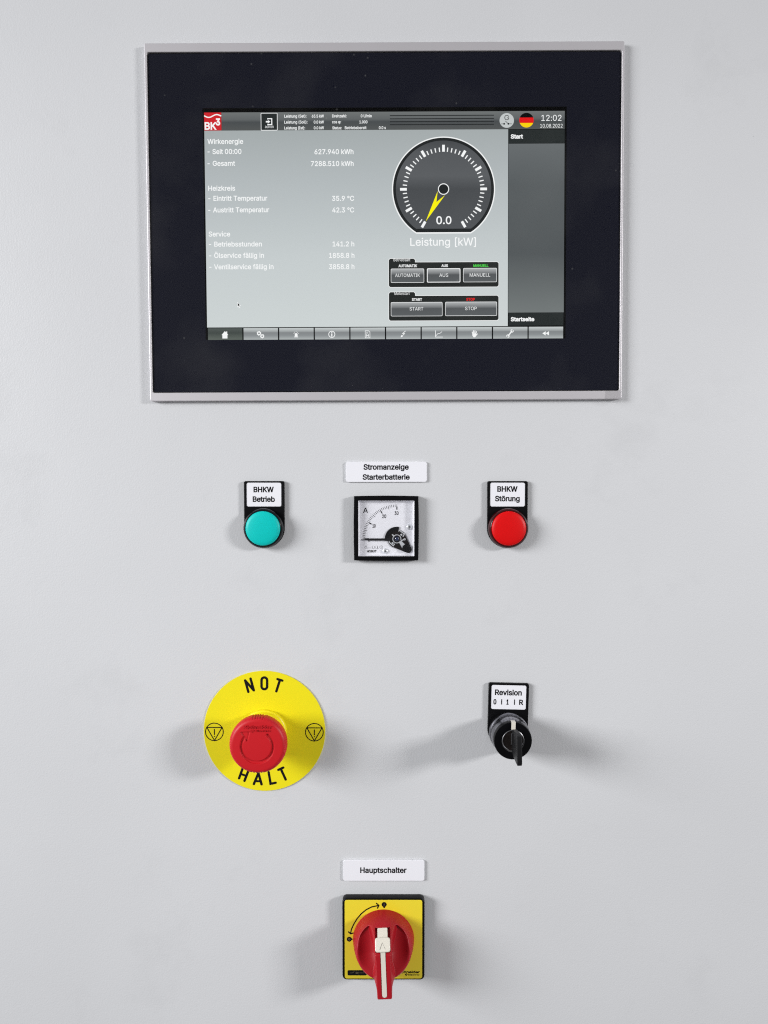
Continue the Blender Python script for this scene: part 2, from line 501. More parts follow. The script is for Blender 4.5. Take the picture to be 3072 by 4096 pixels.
GLY = {}
for g_ in """A480;16,0,201,509,276,509,463,0,395,0,287,302,264,372,232,478,245,478,213,371,191,302,85,0;110,142,110,199,370,199,370,142|B456;60,0,60,509,241,509,274,507,304,501,329,491,350,477,367,461,381,442,390,421,396,398,398,374,397,353,393,336,387,320,356,286,315,267,315,262,331,260,347,254,363,245,378,234,391,220,402,203,411,184,416,161,418,136,416,111,410,88,400,67,386,48,368,31,344,18,317,8,284,2,247,0;125,57,245,57,281,60,309,67,330,80,344,96,353,115,355,137,354,153,350,169,342,184,333,197,320,209,306,218,289,225,269,229,248,231,125,231;125,285,238,285,288,296,302,304,314,314,323,326,330,340,335,355,336,372,333,393,326,412,313,429,294,442,270,449,240,452,125,452|C510;267,-7,225,-3,186,7,150,25,119,49,92,79,70,115,53,157,44,203,40,254,44,305,53,352,70,393,92,429,119,459,150,484,186,501,225,512,267,516,340,504,362,496,383,485,402,471,419,456,435,438,448,418,459,397,467,373,473,348,408,348,389,395,357,428,315,449,267,456,237,453,209,445,184,432,161,414,141,391,125,364,113,332,106,295,103,254,106,213,113,177,125,145,141,117,161,94,184,76,210,63,237,56,267,53,315,60,357,81,389,114,408,160,473,160,467,135,459,112,448,91,435,71,420,53,402,38,383,24,363,13,341,5,317,-2,293,-6|D502;219,0,96,0,96,57,215,57,254,60,288,68,318,81,343,99,363,122,379,149,390,181,397,216,399,255,397,294,390,329,379,361,364,388,344,410,320,428,291,441,258,449,221,452,93,452,93,509,225,509,273,505,315,495,353,478,385,455,412,426,433,391,449,351,458,306,462,255,458,205,449,159,433,119,411,83,384,54,351,31,312,14,268,3;125,509,125,0,60,0,60,509|E419;60,0,60,509,372,509,372,452,125,452,125,286,355,286,355,229,125,229,125,57,375,57,375,0|G520;269,-7,225,-3,185,7,149,25,118,49,91,79,69,116,53,157,43,203,40,254,43,305,53,352,69,393,91,429,117,459,149,484,184,501,223,512,265,516,291,514,316,510,340,504,363,494,384,483,403,469,421,453,436,436,449,416,460,395,468,373,474,349,408,349,387,393,356,427,315,448,265,456,236,453,209,445,183,432,160,414,141,392,125,364,113,332,106,295,103,254,106,213,113,177,125,145,141,117,161,95,184,76,210,63,238,56,269,53,296,55,322,61,345,71,365,85,382,102,396,123,407,147,413,173,415,202,434,199,283,199,283,256,478,256,478,200,475,160,466,124,451,91,431,62,406,38,377,19,344,5,308,-4|H517;60,0,60,509,125,509,125,289,392,289,392,509,457,509,457,0,392,0,392,232,125,232,125,0|I300;31,0,31,57,118,57,118,452,31,452,31,509,269,509,269,452,183,452,183,57,269,57,269,0|J396;185,-7,143,-2,106,11,75,33,52,63,38,100,33,145,33,173,98,173,98,145,100,117,108,93,122,74,139,61,160,53,185,50,209,53,230,61,248,74,261,93,269,117,272,145,272,509,336,509,336,145,332,100,318,63,294,33,263,11,227,-2|K467;104,145,104,216,139,261,174,303,212,344,364,509,448,509,231,276,228,276;60,0,60,509,125,509,125,334,124,225,125,193,125,0;372,0,188,259,228,309,449,0|L393;60,0,60,509,125,509,125,57,361,57,361,0|M628;60,0,60,509,152,509,277,187,287,159,299,123,311,84,322,49,307,49,318,83,330,121,342,158,352,187,476,509,568,509,568,0,504,0,504,291,504,327,505,369,506,413,507,457,513,457,498,409,482,363,467,322,456,291,342,0,286,0,170,291,159,321,145,361,129,408,112,457,119,457,120,416,121,372,122,328,122,291,122,0|N523;60,0,60,509,136,509,343,183,363,151,388,107,414,55,405,54,401,108,399,157,399,195,399,509,463,509,463,0,387,0,202,290,177,331,148,381,108,452,119,454,122,384,124,328,125,291,125,0|O533;267,-7,225,-3,186,7,150,25,119,49,92,79,70,115,53,157,44,203,40,254,44,305,53,352,70,393,92,429,119,459,150,484,186,501,225,512,267,516,309,512,348,501,384,484,415,459,442,429,464,393,480,352,490,305,493,254,490,203,480,157,464,115,442,79,415,49,384,25,348,7,309,-3;267,53,296,55,324,63,349,76,372,94,392,116,408,144,420,176,428,213,430,254,428,295,420,332,408,365,392,392,372,415,349,433,324,446,296,453,267,456,237,453,210,445,184,433,161,415,142,392,125,364,113,332,106,295,103,254,106,213,113,176,125,144,142,117,161,94,184,76,210,63,237,55|P445;60,0,60,509,235,509,272,506,305,499,332,487,356,471,375,452,390,430,400,404,407,377,409,348,407,318,400,291,390,265,375,243,356,223,332,207,305,195,272,188,235,186,109,186,109,242,233,242,257,244,279,248,297,256,312,266,324,279,333,294,339,310,343,328,344,348,343,367,339,385,333,402,324,416,312,428,297,439,279,446,257,451,232,452,125,452,125,0|R449;60,0,60,509,236,509,273,506,305,500,333,489,356,473,376,455,390,433,401,408,407,381,409,352,407,323,401,296,390,271,376,250,356,232,333,217,305,206,273,200,236,198,96,198,96,255,234,255,258,256,280,260,298,267,313,276,325,287,334,300,340,316,344,333,345,352,344,371,340,389,334,405,325,419,313,430,298,440,279,446,258,451,233,452,125,452,125,0;353,0,230,229,303,229,428,0|S447;224,-9,188,-7,156,-1,128,9,102,23,81,40,64,60,51,83,42,109,38,137,104,137,108,118,114,102,123,88,136,76,150,66,166,59,224,49,246,50,267,54,286,60,303,69,317,79,329,92,338,106,344,122,346,139,344,154,340,168,332,179,296,205,245,222,184,239,145,253,112,269,86,289,67,313,56,341,52,372,54,400,62,425,75,448,92,468,113,484,138,498,165,508,195,514,227,516,259,514,289,508,316,498,340,484,360,468,377,449,390,427,398,403,401,378,337,378,332,402,320,421,302,437,280,449,254,456,225,459,204,457,185,454,167,448,152,440,139,430,129,418,121,405,117,391,115,376,117,359,122,345,131,334,169,308,212,293,264,279,312,264,359,238,395,198,402,180,407,161,408,139,406,112,399,87,386,64,370,43,349,25,323,11,294,0,261,-7|T449;32,452,32,509,417,509,417,452,257,452,257,0,193,0,193,452|U517;259,-8,220,-6,186,2,154,15,126,33,103,55,85,80,71,108,63,140,60,173,60,509,124,509,124,178,126,155,132,133,141,113,153,95,169,80,187,68,208,59,232,53,259,52,285,53,309,59,331,68,349,80,364,95,377,113,385,133,391,155,393,178,393,509,457,509,457,173,454,140,446,108,433,80,414,55,391,33,363,15,332,2,297,-6|V480;204,0,16,509,84,509,192,206,215,137,248,31,235,31,267,138,290,206,395,509,463,509,278,0|W686;155,0,16,509,82,509,163,196,175,145,187,94,197,40,189,40,200,94,211,145,224,196,306,509,380,509,462,196,474,145,486,94,497,40,488,40,499,94,510,145,523,196,603,509,670,509,530,0,455,0,368,323,351,391,336,475,350,475,335,395,318,323,230,0|Ö533;267,-7,225,-3,186,7,150,25,119,49,92,79,70,115,53,157,44,203,40,254,44,305,53,352,70,393,92,429,119,459,150,484,186,501,225,512,267,516,309,512,348,501,384,484,415,459,442,429,464,393,480,352,490,305,493,254,490,203,480,157,464,115,442,79,415,49,384,25,348,7,309,-3;267,53,296,55,324,63,349,76,372,94,392,116,408,144,420,176,428,213,430,254,428,295,420,332,408,365,392,392,372,415,349,433,324,446,296,453,267,456,237,453,210,445,184,433,161,415,142,392,125,364,113,332,106,295,103,254,106,213,113,176,125,144,142,117,161,94,184,76,210,63,237,55;339,572,328,574,319,577,310,584,304,592,300,602,298,612,300,623,304,633,310,641,319,648,328,651,339,653,350,651,359,648,368,641,374,633,378,623,379,612,378,602,374,592,368,584,359,577,350,574;195,572,185,574,175,577,167,584,160,592,156,602,155,612,156,623,160,633,167,641,175,648,185,651,195,653,206,651,215,648,224,641,230,633,234,623,236,612,234,602,230,592,224,584,215,577,206,574|ä389;160,-9,137,-7,115,-3,94,5,76,15,60,29,48,45,38,63,32,84,30,108,32,128,36,146,43,161,53,174,64,184,78,193,125,211,178,220,234,227,265,235,271,240,274,246,276,255,276,257,267,297,240,322,196,331,149,322,118,301,100,274,41,291,51,313,64,331,79,346,95,358,114,368,133,375,194,384,239,379,286,360,300,350,312,336,322,320,330,301,335,278,337,251,337,0,277,0,277,52,272,52,252,25,215,1;170,45,192,47,211,51,228,59,242,68,254,80,263,93,270,108,274,122,276,138,276,190,259,182,231,176,200,171,175,168,134,159,103,139,97,130,93,118,92,105,102,72,130,52;261,443,251,444,241,448,233,455,226,463,222,472,221,483,222,494,226,503,233,512,241,518,251,522,261,523,272,522,281,518,290,512,296,503,300,494,301,483,300,472,296,463,290,455,281,448,272,444;117,443,107,444,97,448,89,455,82,463,78,472,77,483,78,494,82,503,89,512,97,518,107,522,117,523,128,522,138,518,146,512,152,503,156,494,158,483,156,472,152,463,146,455,138,448,128,444|ö415;207,-8,174,-5,144,3,117,16,93,35,72,58,56,85,44,116,37,150,34,187,37,225,44,260,56,291,72,318,93,341,117,360,144,374,174,382,207,384,241,382,271,374,299,360,323,341,343,318,359,291,371,260,379,225,381,187,379,150,371,116,359,85,343,58,323,35,299,16,271,3,241,-5;207,46,231,49,252,55,270,66,285,80,298,97,307,117,314,139,318,163,319,187,318,212,314,236,307,258,298,278,285,296,270,310,252,321,231,328,207,330,184,328,163,321,145,310,130,296,118,278,108,258,102,236,98,212,96,187,98,163,102,139,108,117,118,97,130,80,145,66,163,55,184,49;279,443,269,444,259,448,251,455,244,463,240,472,239,483,240,494,244,503,251,512,259,518,269,522,279,523,290,522,299,518,308,512,314,503,318,494,320,483,318,472,314,463,308,455,299,448,290,444;136,443,125,444,115,448,107,455,100,463,96,472,95,483,96,494,100,503,107,512,115,518,125,522,136,523,146,522,156,518,164,512,171,503,175,494,176,483,175,472,171,463,164,455,156,448,146,444|°316;158,283,138,285,119,290,101,298,84,310,70,324,59,340,50,358,45,377,43,397,45,418,50,437,59,455,70,472,84,486,101,497,119,506,138,511,158,513,179,511,198,506,216,497,232,486,246,472,257,455,266,437,271,418,273,397,271,377,266,358,257,340,246,324,232,310,216,298,198,290,179,285;158,334,190,343,213,366,222,397,213,430,190,453,158,462,126,453,103,430,95,397,103,366,126,343|a389;160,-9,137,-7,115,-3,94,5,76,15,60,29,48,45,38,63,32,84,30,108,32,128,36,146,43,161,53,174,64,184,78,193,125,211,178,220,234,227,265,235,271,240,274,246,276,255,276,257,267,297,240,322,196,331,149,322,118,301,100,274,41,291,51,313,64,331,79,346,95,358,114,368,133,375,194,384,239,379,286,360,300,350,312,336,322,320,330,301,335,278,337,251,337,0,277,0,277,52,272,52,252,25,215,1;170,45,192,47,211,51,228,59,242,68,254,80,263,93,270,108,274,122,276,138,276,190,259,182,231,176,200,171,175,168,134,159,103,139,97,130,93,118,92,105,102,72,130,52|b424;229,-8,208,-7,189,-3,172,4,138,31,118,59,112,59,112,0,53,0,53,509,114,509,114,319,118,319,137,346,171,373,188,379,207,383,229,384,259,382,287,374,313,361,335,342,354,320,370,293,381,261,388,227,390,189,388,151,381,116,370,84,355,57,336,34,313,16,288,3,260,-6;220,47,242,49,262,55,279,66,294,80,306,97,316,117,323,139,327,163,328,189,327,215,323,239,316,261,307,281,295,298,280,311,262,322,243,328,220,330,198,328,178,322,161,312,147,299,134,282,125,263,118,241,114,216,113,189,114,162,118,138,125,115,135,95,147,78,162,65,179,55,198,49|c396;207,-8,174,-5,144,3,117,16,93,35,72,58,56,85,44,116,37,150,34,187,37,225,44,260,56,291,72,318,93,341,117,360,144,374,174,382,207,384,260,377,305,356,340,322,362,277,303,262,290,289,270,311,242,325,207,330,184,328,163,321,145,310,130,296,118,278,108,258,102,236,98,212,96,187,98,163,102,139,108,117,118,97,130,80,145,66,163,55,184,49,207,46,243,52,271,66,292,89,304,117,363,102,341,56,306,21,261,-1|d424;195,-8,165,-6,137,3,111,16,89,34,70,57,55,84,43,116,36,151,34,189,36,227,43,261,55,293,70,320,89,342,112,361,137,374,165,382,196,384,218,383,237,379,253,373,287,346,306,319,311,319,311,509,372,509,372,0,313,0,313,59,307,59,287,31,252,4,236,-3,217,-7;205,47,226,49,246,55,263,65,278,78,290,95,299,115,306,138,310,162,312,189,310,216,306,241,300,263,290,282,278,299,263,312,246,322,227,328,205,330,182,328,162,322,145,311,130,298,118,281,108,261,102,239,98,215,96,189,98,163,102,139,109,117,118,97,130,80,145,66,162,55,182,49|e404;212,-8,177,-5,145,3,117,16,92,35,72,58,56,85,44,116,37,150,34,187,36,224,44,258,55,290,71,317,91,340,115,359,142,373,172,382,205,384,266,374,285,366,303,355,319,341,334,324,347,305,357,282,365,256,370,227,371,194,371,169,75,169,75,221,338,221,310,202,308,226,304,248,298,269,288,286,277,301,263,314,246,323,227,328,205,330,183,328,164,323,146,313,131,301,119,286,109,270,102,251,97,231,96,211,96,178,98,151,102,127,110,106,121,88,135,73,151,61,169,53,190,48,212,46,254,53,285,73,306,105,365,91,358,72,348,55,335,39,320,26,302,14,283,4,261,-3,237,-7|f254;228,379,228,327,6,327,6,379;81,0,81,432,82,452,87,470,96,486,107,499,120,510,135,519,187,530,222,527,243,521,227,468,215,472,195,474,178,472,164,468,154,460,147,449,143,435,142,419,142,0|g425;207,-151,180,-149,156,-146,134,-140,82,-110,51,-69,101,-41,122,-66,154,-88,207,-97,236,-95,261,-87,282,-75,298,-58,308,-34,311,-6,311,68,306,68,287,41,252,16,236,10,217,6,195,5,165,7,138,14,113,27,90,43,71,65,55,90,43,120,36,154,34,191,36,229,43,263,55,293,71,320,90,342,112,361,138,374,166,382,196,384,218,383,237,379,253,373,288,346,308,319,313,319,313,379,372,379,372,-9,370,-40,363,-67,350,-90,334,-109,314,-124,291,-136,265,-144,237,-149;205,59,227,61,246,66,264,75,278,87,290,103,300,121,307,142,311,166,312,193,311,219,307,242,300,264,291,283,279,299,264,312,247,322,227,328,205,330,182,328,163,322,145,312,130,298,118,282,109,262,102,241,98,218,96,193,98,167,102,144,109,123,118,104,131,88,145,76,163,66,183,61|h410;114,227,114,0,53,0,53,509,114,509,114,287,102,287,116,319,132,344,152,362,175,374,200,382,227,384,252,383,275,377,295,369,313,356,328,340,341,321,350,298,355,271,357,240,357,0,296,0,296,235,293,263,286,286,273,304,256,318,235,326,210,329,192,328,176,324,161,317,147,308,136,297,126,283,119,266,115,248|i167;53,0,53,379,114,379,114,0;84,443,73,444,63,448,54,455,47,463,43,472,41,483,43,494,47,504,54,512,63,518,73,522,84,524,95,522,105,518,114,512,121,504,125,494,126,483,125,472,121,463,114,455,105,448,95,444|k381;110,137,110,212,121,212,284,379,360,379,184,199,177,199;53,0,53,509,114,509,114,0;294,0,148,186,191,229,372,0|l189;139,-2,112,0,91,8,74,20,62,37,55,59,53,84,53,509,114,509,114,99,120,62,126,57,135,53,146,52,160,53,170,54,181,3,162,-1|m610;53,0,53,379,112,379,112,295,108,295,114,314,122,331,132,346,172,376,219,386,245,383,268,375,287,361,303,342,314,320,321,295,312,295,318,312,326,329,337,343,381,375,437,386,458,385,478,380,497,372,514,361,529,346,541,328,550,307,555,283,557,255,557,0,496,0,496,254,493,279,485,298,473,313,456,323,438,329,419,330,402,329,387,326,374,320,345,290,335,247,335,0,274,0,274,260,272,280,265,297,253,311,238,322,220,328,199,330,158,320,145,312,135,302,126,289,119,274,115,257,114,238,114,0|n410;114,227,114,0,53,0,53,379,112,379,112,287,102,287,116,319,132,344,152,362,175,374,200,382,227,384,252,383,275,377,295,369,313,356,328,340,341,321,350,298,355,271,357,240,357,0,296,0,296,235,293,263,286,286,273,304,256,318,235,326,210,329,192,328,176,324,161,317,147,308,136,297,126,283,119,266,115,248|o415;207,-8,174,-5,144,3,117,16,93,35,72,58,56,85,44,116,37,150,34,187,37,225,44,260,56,291,72,318,93,341,117,360,144,374,174,382,207,384,241,382,271,374,299,360,323,341,343,318,359,291,371,260,379,225,381,187,379,150,371,116,359,85,343,58,323,35,299,16,271,3,241,-5;207,46,231,49,252,55,270,66,285,80,298,97,307,117,314,139,318,163,319,187,318,212,314,236,307,258,298,278,285,296,270,310,252,321,231,328,207,330,184,328,163,321,145,310,130,296,118,278,108,258,102,236,98,212,96,187,98,163,102,139,108,117,118,97,130,80,145,66,163,55,184,49|p424;53,-143,53,379,112,379,112,319,118,319,137,346,171,373,188,379,207,383,229,384,259,382,287,374,313,361,335,342,354,320,370,293,381,261,388,227,390,189,388,151,381,116,370,84,355,57,336,34,313,16,288,3,260,-6,229,-8,208,-7,189,-3,173,4,138,31,118,59,114,59,114,-143;220,47,242,49,262,55,279,66,294,80,306,97,316,117,323,139,327,163,328,189,327,215,323,239,316,261,307,281,295,298,280,311,262,322,243,328,220,330,198,328,178,322,161,312,147,299,134,282,125,263,118,241,114,216,113,189,114,162,118,138,125,115,135,95,147,78,162,65,179,55,198,49|r259;53,0,53,379,112,379,112,321,115,321,124,339,137,354,152,367,171,377,191,383,213,385,229,384,243,384,243,322,230,324,207,326,190,324,174,321,159,315,146,306,135,296,126,284,119,269,115,254,114,237,114,0|s365;182,-8,157,-7,133,-3,112,3,93,12,76,24,62,38,50,54,41,73,36,94,94,107,101,87,111,72,124,60,141,52,160,47,181,45,206,47,227,53,244,62,258,74,265,88,268,103,266,115,262,126,254,136,243,144,229,150,212,155,149,170,118,180,92,192,72,208,58,227,50,249,47,274,49,295,55,314,65,332,79,347,95,360,115,370,137,378,161,383,187,384,212,383,234,379,254,372,271,363,286,352,299,339,324,290,268,277,262,291,254,304,243,316,228,325,210,331,187,333,166,331,147,326,131,317,119,305,111,292,109,277,110,264,115,253,124,243,172,223,229,209,261,200,287,187,306,171,320,153,328,131,331,107,329,85,323,65,312,47,298,31,281,18,260,6,236,-2,210,-7|t227;204,379,204,327,6,327,6,379;65,471,126,471,126,98,127,83,130,70,136,61,144,55,156,51,170,50,185,51,202,54,213,2,192,-3,168,-4,138,-1,113,7,92,21,77,41,68,64,65,93|u410;182,-5,158,-3,135,2,115,11,97,23,82,39,69,59,60,82,54,109,53,139,53,379,114,379,114,144,116,117,124,94,137,75,154,61,175,53,200,50,218,51,234,55,249,62,263,71,274,83,283,97,290,113,295,132,296,153,296,379,357,379,357,0,298,0,298,92,307,92,294,60,277,35,257,17,234,5,209,-3|v389;163,0,17,379,84,379,165,155,187,87,206,21,184,21,203,87,224,155,305,379,371,379,226,0|w567;138,0,23,379,87,379,133,214,154,137,175,41,165,41,186,135,206,214,252,379,316,379,362,214,382,136,402,41,391,41,413,135,434,214,480,379,545,379,429,0,368,0,319,172,305,225,291,280,277,338,291,338,277,280,263,225,248,172,199,0|z380;42,0,42,46,254,320,254,323,48,323,48,379,333,379,333,331,126,60,126,56,339,56,339,0|ü410;182,-5,158,-3,135,2,115,11,97,23,82,39,69,59,60,82,54,109,53,139,53,379,114,379,114,144,116,117,124,94,137,75,154,61,175,53,200,50,218,51,234,55,249,62,263,71,274,83,283,97,290,113,295,132,296,153,296,379,357,379,357,0,298,0,298,92,307,92,294,60,277,35,257,17,234,5,209,-3;277,443,266,444,257,448,248,455,242,463,238,472,236,483,238,494,242,503,248,512,257,518,266,522,277,523,287,522,297,518,305,512,312,503,316,494,317,483,316,472,312,463,305,455,297,448,287,444;133,443,123,444,113,448,104,455,98,463,94,472,93,483,94,494,98,503,104,512,113,518,123,522,133,523,144,522,153,518,162,512,168,503,172,494,173,483,172,472,168,463,162,455,153,448,144,444|φ501;219,-143,219,270,220,294,224,315,231,333,240,349,251,362,265,373,281,380,300,385,320,386,348,384,373,376,397,363,417,345,434,323,448,296,458,267,464,234,466,198,463,156,455,119,440,86,420,58,395,34,364,16,330,3,291,-6,249,-8,241,-8,200,-6,164,3,131,16,103,34,79,57,60,85,45,116,37,151,34,189,36,219,41,247,48,275,60,301,73,324,90,344,110,361,132,374,156,382,171,330,156,325,142,317,130,306,104,260,95,195,97,164,103,137,112,113,125,93,141,76,161,63,184,54,211,48,241,46,249,46,281,48,310,54,335,63,357,76,374,93,388,113,398,138,404,166,406,199,396,268,389,286,380,302,368,315,356,324,341,330,325,332,300,326,285,308,280,280,280,-143|0453;227,-7,191,-3,158,7,130,24,105,48,85,77,69,113,57,155,50,202,48,254,50,306,57,353,69,395,85,431,106,461,130,484,159,502,191,512,227,516,262,512,295,502,323,484,348,461,368,431,384,395,396,353,403,306,405,254,403,202,396,155,384,113,368,77,348,48,323,24,295,7,263,-3;227,50,250,52,271,60,290,74,306,92,320,116,330,144,338,176,342,213,344,254,342,295,338,332,330,365,320,393,306,416,290,435,271,449,250,457,227,460,203,457,182,449,163,435,147,416,134,393,123,365,115,332,111,295,109,254,111,213,115,176,123,144,134,116,147,92,163,74,182,60,203,52|1453;76,0,76,55,391,55,391,0;276,509,276,0,212,0,212,448,209,448,86,358,86,427,198,509|2453;64,0,64,47,234,229,282,282,311,327,320,371,319,389,315,405,308,419,298,431,287,441,273,449,224,460,205,458,188,454,172,447,159,438,148,427,139,413,132,398,128,381,127,362,66,362,68,391,75,418,86,442,102,464,121,482,143,496,168,507,196,513,225,516,254,513,281,507,306,497,328,482,346,465,361,445,372,423,379,398,381,372,371,318,336,259,267,180,153,60,153,57,389,57,389,0|3453;218,-7,188,-5,159,1,133,10,108,22,88,38,70,57,57,79,48,104,44,132,109,132,112,115,118,100,126,87,137,76,150,66,165,59,219,50,275,61,291,69,304,80,315,93,323,108,328,125,329,145,328,163,323,180,316,196,306,211,292,223,275,234,254,241,229,246,201,248,157,248,157,299,288,448,288,452,70,452,70,509,372,509,372,461,211,278,211,289,247,290,279,286,308,276,333,262,354,244,371,222,383,198,391,173,393,145,390,116,383,90,370,66,354,45,333,27,309,12,281,2,251,-5|4453;40,105,40,158,247,509,311,509,109,166,109,163,413,163,413,105;282,0,282,121,282,146,282,318,343,318,343,0|5453;221,-7,192,-5,165,1,140,11,118,25,99,41,83,60,71,82,63,105,60,130,122,130,125,115,130,102,138,89,173,60,221,50,241,51,259,56,276,64,291,75,304,89,314,104,322,122,326,141,328,162,326,183,321,203,314,221,303,237,290,251,275,262,257,270,238,275,218,277,167,268,128,246,67,253,96,509,366,509,366,452,151,452,134,301,136,301,178,325,229,334,252,332,274,328,294,321,313,311,330,299,345,285,358,269,370,251,379,231,386,210,390,187,391,163,388,132,381,102,369,76,352,52,332,32,309,15,282,3,253,-4|6453;226,-7,196,-4,168,3,142,15,119,31,100,51,84,74,73,101,66,130,64,162,65,187,71,212,80,239,137,340,252,509,322,509,151,261,145,261,165,288,196,307,235,314,265,312,291,305,316,295,337,280,355,262,370,240,380,215,387,187,389,157,387,127,379,98,368,73,352,50,333,30,310,14,284,3,257,-4;226,48,245,50,263,55,279,63,293,73,304,86,314,101,322,119,326,137,327,157,326,178,322,196,314,213,304,228,293,241,279,251,263,259,245,264,226,265,207,264,190,259,174,252,160,241,148,229,138,214,131,197,126,179,125,158,126,138,131,119,138,102,148,86,160,73,174,63,190,55,207,50|7453;97,0,323,448,323,452,62,452,62,509,391,509,391,449,165,0|8453;226,-7,193,-5,163,1,136,11,111,25,91,42,74,62,62,84,54,109,52,135,53,156,58,176,65,195,75,212,87,228,101,241,117,252,134,260,153,265,153,267,129,276,109,289,93,308,80,330,73,354,70,380,73,405,79,429,90,450,106,469,124,485,146,498,170,508,197,514,226,516,255,514,282,508,306,498,328,485,346,469,361,450,373,429,379,405,382,380,379,354,372,330,359,308,343,289,323,276,300,267,300,265,319,260,335,252,351,241,365,228,377,212,387,195,395,176,399,156,401,135,398,109,391,84,378,62,362,42,341,25,317,11,289,1,259,-5;226,49,248,50,267,54,285,60,300,69,313,79,323,91,331,106,335,121,337,139,335,157,330,173,322,189,312,202,298,213,283,223,265,230,247,234,226,235,206,234,187,230,169,223,154,213,140,202,130,189,122,173,117,157,115,139,117,121,121,106,129,91,139,79,152,69,167,60,185,54,205,50;226,290,274,300,287,308,298,318,307,330,314,344,318,359,319,376,318,392,314,407,308,420,299,432,288,442,275,449,226,460,177,449,164,442,153,432,145,420,138,407,134,392,133,376,134,359,138,344,145,330,154,318,165,308,178,300|9453;226,516,256,513,285,506,310,494,333,478,352,458,368,434,380,408,387,378,389,347,387,322,382,296,373,270,315,168,200,0,130,0,301,248,307,248,287,221,257,202,218,195,188,197,161,203,137,214,116,229,98,247,83,269,72,294,66,321,64,352,66,382,73,411,85,436,101,459,120,479,143,494,168,506,196,513;226,460,207,459,190,454,174,446,160,435,148,423,138,407,131,390,127,372,125,352,127,331,131,313,138,295,148,280,160,268,174,257,190,250,207,245,226,243,245,245,263,249,279,257,293,267,305,280,314,295,322,312,326,330,327,350,326,371,322,390,314,407,305,422,293,435,279,446,263,454,245,459|.188;95,-4,83,-3,73,1,63,9,55,18,51,29,50,41,51,53,55,64,63,73,73,81,83,85,95,87,107,85,118,81,128,73,135,64,140,53,141,41,140,29,135,18,128,9,118,1,107,-3|:188;95,-4,83,-3,73,1,63,9,55,18,51,29,50,41,51,53,55,64,63,73,73,81,83,85,95,87,107,85,118,81,128,73,135,64,140,53,141,41,140,29,135,18,128,9,118,1,107,-3;95,271,83,272,73,277,63,284,55,294,51,304,50,316,51,328,55,339,63,349,73,356,83,360,95,362,107,360,118,356,128,349,135,339,140,328,141,316,140,304,135,294,128,284,118,277,107,272|,188;38,-119,68,71,137,71,84,-119|-453;337,244,337,188,114,188,114,244|[273;101,-96,101,539,236,539,236,487,160,487,160,-44,236,-44,236,-96|]273;37,-96,37,-44,113,-44,113,487,37,487,37,539,172,539,172,-96|(273;89,207,101,324,132,441,177,539,236,539,191,428,161,313,151,207,160,115,188,16,236,-96,177,-96,150,-46,128,4,111,55,99,106,92,156|)273;37,-96,86,18,113,116,122,207,112,313,82,428,37,539,97,539,142,441,173,323,184,207,182,156,174,104,161,53,144,3,123,-47,97,-96|!196;67,160,63,509,132,509,128,160;98,-4,86,-3,75,1,66,9,58,18,54,29,52,41,54,53,58,64,66,73,75,80,86,85,98,86,110,85,121,80,130,73,138,64,142,53,143,41,142,29,138,18,130,9,121,1,110,-3|/249;235,533,71,-76,14,-76,178,533""".split('|'):
    k_ = g_[0]
    q_ = g_[1:].split(';')
    GLY[k_] = (int(q_[0]), [[(int(a), int(b)) for a, b in zip(p.split(',')[::2], p.split(',')[1::2])] for p in q_[1:] if p])


from mathutils.geometry import delaunay_2d_cdt
TRI = {}


def glyph_tris(ch):
    """constrained triangulation of a glyph, kept where the winding number is not zero"""
    if ch in TRI:
        return TRI[ch]
    loops = []
    for l in GLY[ch][1]:
        q = [p for i, p in enumerate(l) if p != l[i - 1]]
        if len(q) > 2:
            loops.append(q)
    vs, es = [], []
    for l in loops:
        o = len(vs)
        vs += [Vector(p) for p in l]
        es += [(o + i, o + (i + 1) % len(l)) for i in range(len(l))]
    ov, _, of, *_r = delaunay_2d_cdt(vs, es, [], 0, 1e-4)
    tris = []
    for f in of:
        cx = sum(ov[i].x for i in f) / len(f)
        cy = sum(ov[i].y for i in f) / len(f)
        wnd = 0
        for l in loops:
            for i in range(len(l)):
                (xa, ya), (xb, yb) = l[i - 1], l[i]
                if (ya <= cy) != (yb <= cy):
                    if xa + (cy - ya) / (yb - ya) * (xb - xa) > cx:
                        wnd += 1 if yb > ya else -1
        if wnd:
            a = (ov[f[1]] - ov[f[0]]).cross(ov[f[2]] - ov[f[0]])
            tris.append(tuple(f) if a > 0 else tuple(f)[::-1])
    TRI[ch] = ([(v.x, v.y) for v in ov], tris, loops)
    return TRI[ch]


def text_geo(s, x0, x1, base, cap, h, bold=0.0, raise_=0.0, space=0):
    """lettering between x0 and x1 on the line base, capitals cap tall"""
    put = []
    x = 0
    for ch in s:
        if ch == ' ':
            x += 200
            continue
        put.append((ch, x))
        x += GLY[ch][0] + space
    xs = [p[0] + o for ch, o in put for l in GLY[ch][1] for p in l]
    mn, mx_ = min(xs), max(xs)
    sy = cap / 509.0
    sx = (x1 - x0 - 2 * bold) / (mx_ - mn)
    out = MB()
    n = 0
    for ch, o in put:
        vs, tris, loops = glyph_tris(ch)

        def T(p):
            return ((p[0] + o - mn) * sx + x0 + bold, p[1] * sy * (1 - 2 * bold / cap) + base + bold)
        out.add([(*T(p), h + raise_) for p in vs], tris)
        for l in loops:
            q = [T(p) for p in l]
            if bold:
                n += 1
                out.stroke(q, 2 * bold, h + raise_ + 0.004 + 0.002 * (n % 3), closed=True)
            if raise_:
                k = len(q)
                out.add([(*p, h + raise_) for p in q] + [(*p, h) for p in q], [(i, (i + 1) % k, k + (i + 1) % k, k + i) for i in range(k)])
    return out.v, out.f


